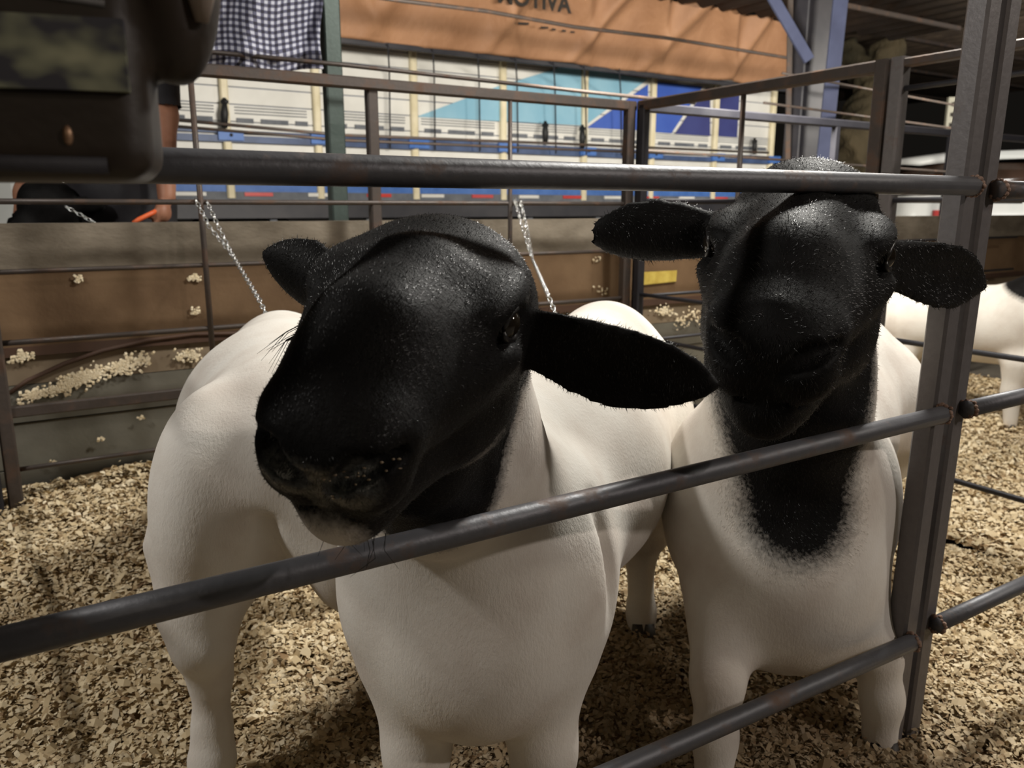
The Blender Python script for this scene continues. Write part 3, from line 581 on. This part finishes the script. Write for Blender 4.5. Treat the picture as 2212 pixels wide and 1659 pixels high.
fbag.box((-.062, .012, .027), (.095, .030, .070), .014); fbag.ell((.046, .010, .062), (.023, .030, .058), None, .012); 
fbag.cone((.034, -.018, .105), (.030, -.020, .03), .003, .004, .006, 'cut'); fbag.cone((.056, -.020, .11), (.058, -.014, .03), .003, .003, .006, 'cut')
vb, fb_ = fbag.mesh(); vb = vb @ np.array([bx, by, Z3]); fastmesh('bag_body', vb + np.array([0, 0, .045]), fb_, [leather], bag)
m = MB(); m.box(bp(.000, -.019, .012), bx * .027, by * .003, Z3 * .0155); m.build('window', win, bag)
m = MB(); m.tube([bp(-.13, -.018, .047), bp(-.05, -.019, .041), bp(.020, -.018, .034)], .0016, 8); m.build('piping', simple('grey_piping', (.10, .095, .09, 1), (.14, .13, .12, 1), 50, .6), bag)
m = MB(); m.tube([bp(-.14, -.016, -.034), bp(-.06, -.016, -.035), bp(.014, -.016, -.036)], .004, 10); m.build('lower_trim', cloth_k, bag)
m = MB(); m.ball(bp(-.001, -.018, -.023), (.0022, .0022, .0045), 8); m.build('stud', simple('brass_stud', (.30, .17, .10, 1), (.4, .25, .15, 1), 50, .4, .5), bag)
pl = simple('pale_highlight', (.22, .17, .13, 1), (.34, .28, .24, 1), 30, .6)  # pale strips put in for the highlights on the bag's folds
m = MB(); m.tube([bp(.041, -.020, .075), bp(.042, -.021, .055), bp(.042, -.019, .044)], [.004, .004, .0015], 10); m.build('highlight_strip', pl, bag)
m = MB(); m.tube([bp(.058, -.016, .078), bp(.061, -.014, .050), bp(.060, -.011, .030)], [.0085, .009, .003], 12); m.build('highlight_strip', pl, bag)
m = MB(); m.tube([bp(-.02, .03, .09), uv(.02, PF - .005, 1.20)], .004, 8); m.build('strap', cloth_k, bag)

# ------------------------------------------------------------------ green post, pipes and cables between the pen and the truck
pt = MB(); q = onv(724, 300, 2.75); pt.bar((q[0], q[1], 0), (q[0], q[1], 2.39), .058, .05, U, .1); tag(pt.build('roof_post', M['greenpost'], None, (q[0], q[1], 0)), 'grey-green square steel post rising behind the rear panel', 'post')
def wire(name, pts, r, mat, label, cat='pipe'):
    m = MB(); m.tube(pts, r, 8); return tag(m.build(name, mat, None, pts[0]), label, cat)
wire('pipe', [onv(380, 105, 2.6), onv(740, 140, 2.6), onv(1280, 200, 2.6), onv(1500, 222, 2.6)], .007, M['brownsteel'], 'thin brown pipe running just above the rear panel top rail')
wire('rope', [onv(700, -22, 4.2), onv(870, 2, 4.2), onv(1050, 24, 4.2), onv(1240, 58, 4.2), onv(1440, 82, 4.2), onv(1720, 128, 4.2), onv(1860, 150, 4.2)], .011, M['brownsteel'], 'brown rope stretched in front of the orange tarpaulin', 'rope')
wire('pipe', [onv(370, 258, 4.6), onv(740, 292, 4.6), onv(1200, 310, 4.6), onv(1660, 330, 4.6)], .009, M['brownsteel'], 'upper of the two brown pipes in front of the truck')
wire('pipe', [onv(370, 272, 4.5), onv(740, 303, 4.5), onv(1200, 322, 4.5), onv(1660, 340, 4.5)], .008, M['brownsteel'], 'lower of the two brown pipes in front of the truck')
for (a, b, l) in (((1690, 158), (2090, 232), 'thin pipe beside the blue column, highest of three'), ((1650, 222), (2080, 280), 'thin pipe beside the blue column, second of three'), ((1400, 325), (2060, 372), 'thin pipe behind the right sheep, lowest of three')):
    wire('pipe', [onv(*a, 3.2), onv(*b, 3.2)], .007, M['brownsteel'], l)

# ------------------------------------------------------------------ livestock truck
tw = simple('white_truck_paint', (.66, .65, .61, 1), (.78, .77, .73, 1), 3, .5, 0, .1, 8, .01); tc = simple('cream_truck_stake', (.66, .58, .38, 1), (.78, .70, .50, 1), 8, .5)
tb = simple('truck_rail_blue', (.03, .055, .13, 1), (.06, .10, .22, 1), 6, .5); tbl = simple('truck_bracket_blue', (.04, .13, .42, 1), (.07, .18, .5, 1), 12, .5)
lb = simple('light_blue_paint', (.20, .42, .56, 1), (.27, .49, .62, 1), 3, .5); mb_ = simple('royal_blue_paint', (.035, .09, .42, 1), (.05, .12, .48, 1), 3, .5); nv = simple('navy_paint', (.03, .035, .16, 1), (.04, .05, .20, 1), 3, .5)
slot = simple('slot_grey', (.10, .11, .13, 1), (.16, .17, .19, 1), 10, .7); red = simple('red_reflector', (.5, .03, .03, 1), (.6, .05, .04, 1), 10, .4)  # slot: one even grey for grooves, slots, sill, brackets and wheel hubs
PT = 6.0; truck = thing('truck', uv(3.5, PT + .8, 0), 'white livestock truck body with blue stripes parked behind the arena wall', 'truck')
T = [.55, 1.39 - .02, 2.02, 2.80, 3.61, 4.45, 5.24, 6.055, 6.90]
def tbox(u0, u1, z0, z1, v0, v1, mat, name, parent=None, org=None):
    m = MB(); m.box(uv((u0 + u1) / 2, (v0 + v1) / 2, (z0 + z1) / 2), U * (u1 - u0) / 2, V * (v1 - v0) / 2, Z3 * (z1 - z0) / 2); return m.build(name, mat, parent or truck)
for a, b in zip(T[:-1], T[1:]):
    m = MB(); n = 9
    for k in range(n):
        z0 = 1.10 + k * .115; m.box(uv((a + b) / 2, PT + .03, z0 + .055), U * (b - a) / 2, V * .015, Z3 * .054)
    m.box(uv((a + b) / 2, PT + .05, 1.60), U * (b - a) / 2, V * .01, Z3 * .52, 1)
    m.build('side_panel', [tw, tb], truck)
for i, u_ in enumerate(T[:-1] + [6.87]):
    m = MB(); m.bar(uv(u_, PT - .01, .92), uv(u_, PT - .01, 2.14), .055, .05, U, .2); s_ = m.build('stake', tc, truck)
    m = MB(); m.box(uv(u_ + .02, PT - .045, 1.345), U * .085, V * .012, Z3 * .035); m.ball(uv(u_ + .02, PT - .06, 1.345), .012, 6, 1); m.build('bracket', [tbl, M['darksteel']], s_)
def pquad(pts, mat, name='paint_stripe', off=.010):
    m = MB(); m.poly([onv(x, y, PT + .012 - off) for x, y in pts], -V, .002); return m.build(name, mat, truck)
pquad([(900, 252), (1080, 185), (1080, 262)], lb); pquad([(1092, 182), (1220, 143), (1255, 148), (1255, 271), (1092, 262)], lb)
pquad([(1268, 150), (1398, 172), (1268, 268)], lb); pquad([(1400, 182), (1400, 282), (1268, 276)], mb_)
pquad([(1412, 176), (1518, 187), (1450, 288), (1412, 285)], mb_); pquad([(1526, 190), (1534, 190), (1534, 294), (1458, 289)], nv); pquad([(1546, 190), (1598, 196), (1592, 297), (1546, 294)], nv)
for a, b in zip(T[:-1], T[1:]):
    for dz, th_ in ((1.535, .006), (1.515, .006), (1.495, .006)): tbox(a + .07, b - .07, dz, dz + th_, PT + .004, PT + .02, slot, 'groove')
    w_ = b - a
    for q0, q1 in ((.12, .30), (.38, .68), (.76, .90)): tbox(a + w_ * q0, a + w_ * q1, 1.435, 1.467, PT + .004, PT + .02, slot, 'vent_slot')
tbox(.5, 6.9, 1.30, 1.345, PT - .035, PT + .0, tb, 'hinge_rail'); tbox(.5, 6.9, 1.36, 1.38, PT - .03, PT + .0, tb, 'hinge_rail')
tbox(.5, 6.9, 1.085, 1.10, PT - .01, PT + .04, slot, 'sill'); tbox(.5, 6.9, .965, 1.06, PT - .01, PT + .04, tbl, 'lower_skirt'); tbox(.5, 6.9, .90, .965, PT - .02, PT + .04, slot, 'side_rail')
for k in range(13): tbox(1.0 + k * .46, 1.0 + k * .46 + .2, .935, .96, PT - .03, PT - .018, red if k % 2 else tw, 'reflector')
tbox(.5, 6.9, .78, .90, PT + .0, PT + .3, M['darksteel'], 'chassis'); tbox(.5, 6.9, .92, 2.1, PT + 2.2, PT + 2.25, tw, 'far_side'); tbox(.5, 6.9, .88, .92, PT + .04, PT + 2.2, M['darksteel'], 'load_bed')
for k in range(8): tbox(.9 + k * .75, .9 + k * .75 + .05, .55, .80, PT + .05, PT + .12, slot, 'underrun_bracket')
for uu in (1.5, 5.6):
    m = MB(); c = uv(uu, PT + .3, .45); m.tube([c - V * .14, c - V * .13, c + V * .13], [.38, .45, .45], 28); m.tube([c - V * .17, c - V * .1], .17, 20, 1); m.build('wheel', [M['lamp'], slot], truck)
for (x, y0, y1) in ((485, 212, 276), (1178, 262, 310), (1630, 298, 332), (1258, 270, 320)):
    m = MB(); m.tube([onv(x, y0, PT - .05), onv(x, (y0 + y1) / 2, PT - .07), onv(x, y1, PT - .05)], [.012, .028, .022], 8); m.ball(onv(x, y0 + 8, PT - .05), (.03, .02, .02), 6); m.build('latch', M['lamp'], truck)

# ------------------------------------------------------------------ orange tarpaulin with the cut-off word, and its ropes
PTP = 5.45; t = NT('orange_tarpaulin'); c = t.coord(); n = t.noise(c, 3.0, 5)
t.l(t.ramp(n, [(.3, (.28, .14, .07, 1)), (.7, (.38, .20, .105, 1))]), t.b.inputs['Base Color']); t.set(.65); t.bump(t.noise(t.coord((1, 1, .3)), 9), .5, .03); tarp_m = t.m
tarp = thing('tarpaulin', uv(4, PTP, 1.9), 'orange tarpaulin with black lettering hanging over the top of the truck', 'tarpaulin')
uT0, uT1 = 1.2, 6.43; NU, NZ_ = 330, 26; vs_ = []
def tarp_v(uu, s):                                           # folds fan out from the top; s = 0 bottom, 1 top
    a = 0
    for k, (c0, sl, w_, am) in enumerate(((1.9, .5, .10, .05), (2.5, -.35, .12, .06), (3.0, .45, .10, .06), (3.35, -.25, .09, .08), (3.8, .3, .12, .07), (4.2, -.35, .09, .10), (4.55, .3, .10, .08), (4.95, -.35, .12, .10), (5.3, .35, .10, .10), (5.75, -.2, .10, .09), (6.1, .28, .08, .10))):
        a += -am * 1.6 * math.exp(-((uu - c0 - sl * (1 - s) * .9) / (w_ * (.5 + .6 * s))) ** 2) * (.15 + .85 * s)
    return a + .012 * math.sin(uu * 11) + .02 * math.sin(uu * 3.1 + s * 2)
for i in range(NU + 1):
    uu = uT0 + (uT1 - uT0) * i / NU
    for j in range(NZ_ + 1): s_ = j / NZ_; vs_.append(uv(uu, PTP + tarp_v(uu, s_) - .25 * (s_), 1.955 + .003 * math.sin(uu * 7) * (1 - s_) + s_ * .50))
fs_ = [(i * (NZ_ + 1) + j, (i + 1) * (NZ_ + 1) + j, (i + 1) * (NZ_ + 1) + j + 1, i * (NZ_ + 1) + j + 1) for i in range(NU) for j in range(NZ_)]
m = MB(); m.add([p for p in vs_], fs_, 0, True); o = m.build('sheet', tarp_m, tarp); so = o.modifiers.new('thickness', 'SOLIDIFY'); so.thickness = .006
m = MB(); m.bar(uv(uT0, PTP + .02, 1.945), uv(uT1, PTP + .02, 1.945), .02, .035, V); m.build('hem', M['darksteel'], tarp)
ink = simple('black_print', (.018, .014, .011, 1), (.03, .022, .016, 1), 20, .7)
def letters(txt, px, py, size, p, parent, mat, name, ex=.003):
    cu = bpy.data.curves.new(name, 'FONT'); cu.body = txt; cu.size = size; cu.extrude = ex; cu.offset = .004; tmp = bpy.data.objects.new(name, cu); COL.objects.link(tmp)
    bpy.context.view_layer.update(); me = bpy.data.meshes.new_from_object(tmp.evaluated_get(bpy.context.evaluated_depsgraph_get())); bpy.data.objects.remove(tmp)
    o = bpy.data.objects.new(name, me); COL.objects.link(o); me.materials.clear(); me.materials.append(mat); P = onv(px, py, p)
    o.parent = parent; o.matrix_local = Matrix.Translation(Vector(P) - parent.location) @ Matrix(((U[0], 0, -V[0]), (U[1], 0, -V[1]), (0, 1, 0))).to_4x4(); return o
letters('MOTIVA', 1074, 4, .165, PTP - .36, tarp, ink, 'lettering')
for (x0, y0, x1, y1) in ((1106, 45, 1114, 52), (1119, 48, 1142, 54), (1168, 57, 1184, 62), (1192, 61, 1200, 66), (1214, 64, 1222, 69), (1232, 67, 1241, 71)):
    m = MB(); m.poly([onv(x0, y0, PTP - .20), onv(x1, y0 + 1, PTP - .20), onv(x1, y1, PTP - .20), onv(x0, y1 - 1, PTP - .20)], -V, .003); m.build('small_print', ink, tarp)
for k, x in enumerate((838, 935, 1032, 1114, 1196, 1262, 1338)):
    y = 85 + (x - 740) * .108; wire('rope', [onv(x, y, PTP - .03), onv(x + 3, y + 60, PT - .12), onv(x + 5, 318 + (x - 740) * .03, PT - .1)], .006, M['darksteel'], 'dark tie rope hanging from the tarpaulin, ' + ('leftmost of the seven', 'second from left', 'third from left', 'middle one of the seven', 'third from right', 'second from right', 'rightmost of the seven')[k], 'rope')['group'] = 'tie ropes over the truck side'

# ------------------------------------------------------------------ roof, purlins, blue column
roofm = simple('rusty_corrugated_roof', (.045, .030, .020, 1), (.085, .060, .040, 1), 3, .8, .1, .4, 30, .01)
def roof(u0, u1, v0, v1, z, name, nper=.20):
    m = MB(); n = int((u1 - u0) / nper * 8); pr = [(u0 + (u1 - u0) * i / n, z + .028 * math.sin((u1 - u0) * i / n / nper * 2 * math.pi)) for i in range(n + 1)]
    vs = [uv(a, v, h) for v in (v0, v1) for a, h in pr] + [uv(a, v, h + .012) for v in (v0, v1) for a, h in pr]; k = n + 1
    fs = [(i, i + 1, i + 1 + k, i + k) for i in range(n)] + [(i + 2 * k, i + 3 * k, i + 1 + 3 * k, i + 1 + 2 * k) for i in range(n)] + [(i + k, i + 1 + k, i + 1 + 3 * k, i + 3 * k) for i in range(n)] + [(i, i + 2 * k, i + 1 + 2 * k, i + 1) for i in range(n)]
    m.add(vs, fs, 0, True); return tag(m.build(name, roofm), kind='structure')
roof(-3, 7.4, -2.5, 5.02, 2.42, 'ceiling', .22); roof(7.0, 14, 3.0, 9.5, 2.70, 'ceiling_far')
for k, v_ in enumerate((3.2, 4.3)): m = MB(); m.bar(uv(-2, v_, 2.37), uv(7.2, v_, 2.37), .03, .035, V); tag(m.build('trim_%d' % (k + 2), M['brownsteel']), kind='structure')
for k, v_ in enumerate((5.6, 6.8, 8.2)): m = MB(); m.bar(uv(7.2, v_, 2.63), uv(14, v_, 2.63), .03, .035, V); tag(m.build('trim_%d' % (k + 4), M['brownsteel']), kind='structure')
cb = at(1735, 360, 5.2); colm = thing('roof_column', (cb[0], cb[1], 0), 'dark steel roof column with blue flange and diagonal brace, behind the right sheep', 'column')
m = MB(); m.bar((cb[0], cb[1], 0), (cb[0], cb[1], 2.66), .26, .12, U, .05); m.build('column_web', M['darksteel'], colm)
m = MB(); a = at(1771, 420, 5.05); b = at(1822, -60, 5.05); m.bar(a, b, .085, .02, (1, 0, 0), .1); m.build('flange', M['bluesteel'], colm)
m = MB(); m.bar(at(1748, 130, 5.0), at(1655, -30, 5.0), .06, .03, (1, 0, 0), .1); m.build('brace', M['bluesteel'], colm)
m = MB(); m.bar(at(1700, 420, 5.1), at(1708, -40, 5.1), .03, .02, (1, 0, 0), .1); m.build('rib', M['brownsteel'], colm)

# ------------------------------------------------------------------ far right: tree, car, sign
bark = simple('tree_bark', (.018, .016, .008, 1), (.085, .065, .036, 1), 2.5, .9, 0, .8, 25, .03, .3, (1, 1, .4))
ft = Field(axis(2.6, 5.4, .03), axis(8.4, 9.8, .03), axis(-.1, 3.6, .03)); b0 = at(1835, 500, 9.)
b0[2] = 0; b1 = at(1850, 300, 9.); b2 = at(1885, 220, 9.); b3 = at(1915, 120, 9.); b4 = at(1960, 20, 9.)
ft.cone(b0, b1, .34, .25, .1); ft.cone(b1, b2, .25, .20, .1); ft.cone(b2, b3, .20, .13, .1); ft.cone(b3, b4, .13, .10, .1); ft.cone(b2, at(1830, 100, 9.2), .13, .09, .1)
tv, tf = ft.mesh(); tv = tv + np.stack([.03 * np.sin(tv[:, 2] * 14 + tv[:, 0] * 20) + .02 * np.sin(tv[:, 2] * 37 + tv[:, 1] * 30), .03 * np.sin(tv[:, 2] * 11 + tv[:, 0] * 16), 0 * tv[:, 0]], 1); o = fastmesh('tree_trunk', tv, tf, [bark]); tag(o, 'thick leaning tree trunk in the dark yard, right of the blue column', 'tree')
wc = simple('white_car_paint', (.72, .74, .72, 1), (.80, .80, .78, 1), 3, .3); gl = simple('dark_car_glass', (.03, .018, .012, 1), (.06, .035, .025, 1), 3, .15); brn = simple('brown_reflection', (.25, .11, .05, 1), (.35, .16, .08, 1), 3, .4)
cy = 9.0; c0 = at(1955, 400, cy)[0]; car = thing('car', (c0 + 2.1, cy + .8, 0), 'white car parked in the yard, red tail lamp beside the double post', 'car')
def sweep(prof, y0, y1, mat, name, inset=0.):
    m = MB(); n = len(prof); vs = []
    for y, s in ((y0, .94), (y0 + .12, 1), (y1 - .12, 1), (y1, .94)): vs += [(c0 + 2.1 + (x - 2.1) * s, y, .3 + (z - .3) * (.985 if s < 1 else 1)) for x, z in prof]
    fs = [(k * n + i, k * n + (i + 1) % n, (k + 1) * n + (i + 1) % n, (k + 1) * n + i) for k in range(3) for i in range(n)] + [tuple(range(n))[::-1], tuple(range(3 * n, 4 * n))]
    m.add(vs, fs, 0, True); return m.build(name, mat, car)
sweep([(.02, .35), (-.02, .75), (.06, .98), (.3, 1.0), (3.0, 1.0), (4.1, .88), (4.25, .6), (4.2, .35)], cy, cy + 1.7, wc, 'body')
sweep([(.12, .98), (.10, 1.1), (.35, 1.34), (2.3, 1.34), (3.0, .99)], cy + .06, cy + 1.64, gl, 'cabin')
sweep([(.02, 1.32), (.06, 1.38), (.5, 1.45), (1.4, 1.48), (2.2, 1.44), (2.4, 1.36), (1.4, 1.40), (.5, 1.37)], cy + .02, cy + 1.68, wc, 'roof_panel')
m = MB(); m.box((c0 + .38, cy - .01, .66), (.05, 0, 0), (0, .03, 0), (0, 0, .17)); m.build('tail_lamp', red, car)
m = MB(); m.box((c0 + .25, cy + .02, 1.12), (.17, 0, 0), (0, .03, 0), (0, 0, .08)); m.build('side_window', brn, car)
for x in (.8, 3.4):
    m = MB(); c = np.array([c0 + x, cy - .0, .32]); m.tube([c + (0, -.03, 0), c + (0, .2, 0)], .32, 24); m.tube([c + (0, -.05, 0), c + (0, .02, 0)], .18, 16, 1); m.build('wheel', [M['lamp'], slot], car)
m = MB(); p = at(2062, 248, 8.6); m.box(p, (.085, 0, 0), (0, .02, 0), (0, 0, .17)); sg = thing('sign', (p[0], p[1], 0), 'small pale sign board with three dark marks, left of the double post', 'sign'); m.build('board', simple('pale_sign_board', (.42, .40, .32, 1), (.5, .48, .38, 1), 6, .6), sg)
m = MB()
for dz in (.10, 0, -.10): m.box((p[0] - .02, p[1] - .024, p[2] + dz), (.035, 0, 0), (0, .004, 0), (0, 0, .018)); m.box((p[0] - .015, p[1] - .024, p[2] + dz), (.014, 0, 0), (0, .004, 0), (0, 0, .03))
m.build('mark', ink, sg); m = MB(); m.bar((p[0], p[1] + .03, 0), (p[0], p[1] + .03, p[2] + .1), .05, .05); m.build('sign_post', M['darksteel'], sg)

# ------------------------------------------------------------------ trough, bucket in the neighbouring pen
wood = simple('tan_trough_wood', (.20, .12, .05, 1), (.34, .21, .09, 1), 8, .7, 0, .3, 60, .002, .3, (1, 1, 3))
p = at(1938, 775, 3.62); tr = thing('trough', (p[0], p[1], .03), 'tan wooden box behind the right sheep on the neighbouring pen floor', 'trough')
m = MB(); m.box((p[0], p[1], .19), U * .14, V * .09, Z3 * .075); m.build('box', wood, tr); m = MB(); m.box((p[0], p[1], .07), U * .15, V * .10, Z3 * .045); m.build('base', M['darksteel'], tr)
m = MB(); q = np.array([p[0] - .04, p[1], .305]); m.ball(q, (.10, .07, .042), 12); m.ball(q + (.06, 0, -.01), (.07, .06, .032), 10); m.ball(q + (-.03, -.04, .01), (.04, .03, .035), 10); o = m.build('cloth_bundle', simple('blue_cloth', (.015, .02, .12, 1), (.025, .04, .18, 1), 40, .7, 0, .8, 40, .02), None, q); tag(o, 'dark blue bundle of cloth resting on the wooden box', 'cloth')

# ------------------------------------------------------------------ checked cloth, person, black sheep behind the wall
t = NT('gingham'); tc = t.n('TexCoord'); sx = t.n('SeparateXYZ'); mp = t.n('Mapping'); mp.inputs['Scale'].default_value = (30, 30, 30); t.l(tc.outputs['UV'], mp.inputs[0]); t.l(mp.outputs[0], sx.inputs[0])
fa_ = t.math('GREATER_THAN', t.math('FRACT', sx.outputs[0]), .5); fb2 = t.math('GREATER_THAN', t.math('FRACT', sx.outputs[1]), .5); s_ = t.math('MULTIPLY', t.math('ADD', fa_, fb2), .5)
t.l(t.ramp(s_, [(0, (.55, .56, .64, 1)), (.5, (.12, .12, .18, 1)), (1, (.03, .028, .045, 1))]), t.b.inputs['Base Color']); t.set(.85); ging = t.m
me = bpy.data.meshes.new('checked_cloth'); n1, n2 = 70, 50; vv = []; uvs = []
for i in range(n1 + 1):
    for j in range(n2 + 1):
        a, b = i / n1, j / n2; x = 425 + 270 * a + 4 * math.sin(b * 7); y = -60 + (215 - 12 * abs(math.sin(a * 5)) + 6 * a) * b; pp = 2.72 + .035 * math.sin(a * 9 + b) + .02 * math.sin(a * 21 + b * 3) + .06 * math.sin(math.pi * a) * (-1) - .03 * math.exp(-((b - .82) / .06) ** 2)
        vv.append(tuple(onv(x, y, pp))); uvs.append((a * .62 + .012 * math.sin(b * 6), b * .50 + .01 * math.sin(a * 8)))
ff_ = [(i * (n2 + 1) + j, (i + 1) * (n2 + 1) + j, (i + 1) * (n2 + 1) + j + 1, i * (n2 + 1) + j + 1) for i in range(n1) for j in range(n2)]
me.from_pydata(vv, [], ff_); ul = me.uv_layers.new(name='UVMap')
for l in me.loops: ul.data[l.index].uv = uvs[l.vertex_index]
me.materials.append(ging); me.polygons.foreach_set('use_smooth', [True] * len(ff_)); o = bpy.data.objects.new('checked_cloth', me); COL.objects.link(o); so = o.modifiers.new('thickness', 'SOLIDIFY'); so.thickness = .004
tag(o, 'blue and white checked cloth hanging behind the rear panel, left of the green post', 'cloth')
skin = simple('tan_skin', (.33, .14, .08, 1), (.42, .20, .12, 1), 12, .55)
# person: standing behind the wall, mostly hidden by the bag; arm hangs down
pc = at(255, 430, 2.95); px_, py_ = pc[0], pc[1]; fp = Field(axis(px_ - .4, px_ + .42, .010), axis(py_ - .32, py_ + .3, .010), axis(0, 1.72, .010))
for g in (-1, 1): leg(fp, [((px_ + g * .09, py_, .86), .10), ((px_ + g * .10, py_ - .02, .48), .065), ((px_ + g * .10, py_, .10), .045)], .03); fp.cone((px_ + g * .10, py_ + .02, .04), (px_ + g * .11, py_ - .14, .035), .045, .035, .02)
fp.cone((px_, py_, .92), (px_, py_, 1.15), .14, .13, .04); fp.cone((px_ - .06, py_, 1.30), (px_ + .06, py_, 1.30), .13, .13, .05); fp.cone((px_, py_, 1.40), (px_, py_ - .01, 1.50), .06, .05, .03)
fp.ell((px_, py_ - .02, 1.59), (.073, .092, .108), None, .02); fp.ell((px_, py_ - .115, 1.575), (.012, .014, .02), None, .012)
for g in (-1, 1): fp.ell((px_ + g * .075, py_ - .01, 1.58), (.01, .018, .028), None, .008)
el = at(352, 250, 2.85); wr = at(360, 425, 2.78); ha = at(352, 458, 2.75); leg(fp, [((px_ + .19, py_, 1.38), .055), (el, .045), (wr, .029)], .03); leg(fp, [((px_ - .19, py_, 1.38), .055), ((px_ - .26, py_ - .02, 1.12), .042), ((px_ - .26, py_ - .12, .90), .03), ((px_ - .26, py_ - .15, .82), .03)], .03)
fp.ell(ha, (.026, .034, .036), None, .015)
for k in range(4): q0 = ha + np.array([-.012, -.025 + k * .016, -.022]); leg(fp, [(q0, .010), (q0 + (-.012, 0, -.022), .009), (q0 + (-.004, 0, -.038), .008)], .006)
leg(fp, [(ha + (-.018, -.03, .0), .010), (ha + (-.034, -.035, -.018), .009)], .006)
pv, pf = fp.mesh(); per = thing('person', (px_, py_, 0), 'person in black trousers behind the wall, arm hanging down holding an orange strap', 'person'); org = np.array(per.location); fastmesh('body', pv - org, pf, [skin], per)
def shell(sel, off, mat, name):
    k = sel[pf].all(1); N = np.zeros_like(pv); n_ = np.cross(pv[pf[:, 2]] - pv[pf[:, 0]], pv[pf[:, 3]] - pv[pf[:, 1]]); [np.add.at(N, pf[:, i], n_) for i in range(4)]; N /= np.linalg.norm(N, axis=1)[:, None] + 1e-9
    ids = np.unique(pf[k]); mp_ = np.full(len(pv), -1); mp_[ids] = np.arange(len(ids)); fastmesh(name, (pv + N * off - org)[ids], mp_[pf[k]], [mat], per)
sleeve = (pv[:, 2] > 1.18) & (pv[:, 2] < 1.45)
shell((pv[:, 2] > .07) & (pv[:, 2] < .98) & (np.abs(pv[:, 0] - px_) < .21) & (pv[:, 0] < px_ + .19), .012, cloth_k, 'trousers'); shell((pv[:, 2] > .93) & (pv[:, 2] < 1.46) & ((np.abs(pv[:, 0] - px_) < .18) | sleeve), .012, cloth_k, 'shirt'); shell(pv[:, 2] < .09, .010, M['lamp'], 'shoes'); shell((pv[:, 2] > 1.615), .012, M['lamp'], 'hair')
m = MB(); m.tube([at(345, 452, 2.74), at(325, 462, 2.70), at(300, 474, 2.68), at(288, 482, 2.67)], .008, 8); tag(m.build('strap', simple('orange_strap', (.75, .12, .03, 1), (.85, .17, .05, 1), 30, .5), None, at(345, 452, 2.74)), 'short bright orange strap held in the hand of the person behind the wall', 'strap')
c = at(100, 440, 2.75); fk = Field(axis(c[0] - .7, c[0] + .35, .012), axis(c[1] - .25, c[1] + .6, .012), axis(0, 1.05, .012))
fk.cone((c[0] - .35, c[1] + .28, .55), (c[0] - .02, c[1] + .22, .55), .17, .17, .05); fk.ell((c[0], c[1], c[2] + .01), (.08, .09, .075), None, .03); fk.cone((c[0], c[1] + .02, c[2] - .02), (c[0] - .05, c[1] - .08, c[2] - .09), .065, .04, .03); fk.cone((c[0] - .05, c[1] + .22, .62), (c[0], c[1] + .03, c[2] - .02), .13, .08, .05)
fk.leaf((c[0] - .06, c[1] + .02, c[2] - .02), (-1, .1, -.6), (0, -.3, 1), .12, .032, .011, EARP); fk.leaf((c[0] + .07, c[1] + .02, c[2] + .0), (1, .1, -.05), (0, -.3, 1), .12, .032, .011, EARP)
for dx, dy in ((-.40, .2), (-.38, .36), (-.02, .14), (-.0, .30)): leg(fk, [((c[0] + dx, c[1] + dy, .4), .06), ((c[0] + dx, c[1] + dy, .2), .035), ((c[0] + dx, c[1] + dy, .04), .03)])
finish('sheep', fk, 'black sheep behind the wall at far left, only the top of its head showing', (c[0], c[1] + .3, 0), [((c[0] - 1, c[1], .5), (c[0] + 1, c[1], .5), 3, 3)])
m = MB(); q = at(70, 430, 4.6); m.box(q, (.25, 0, 0), (0, .4, 0), (0, 0, .30)); van = thing('van', (q[0], q[1], 0), 'pale van body parked beyond the wall at the left edge', 'van'); o = m.build('body', wc, van); bv = o.modifiers.new('round', 'BEVEL'); bv.width = .12; bv.segments = 4
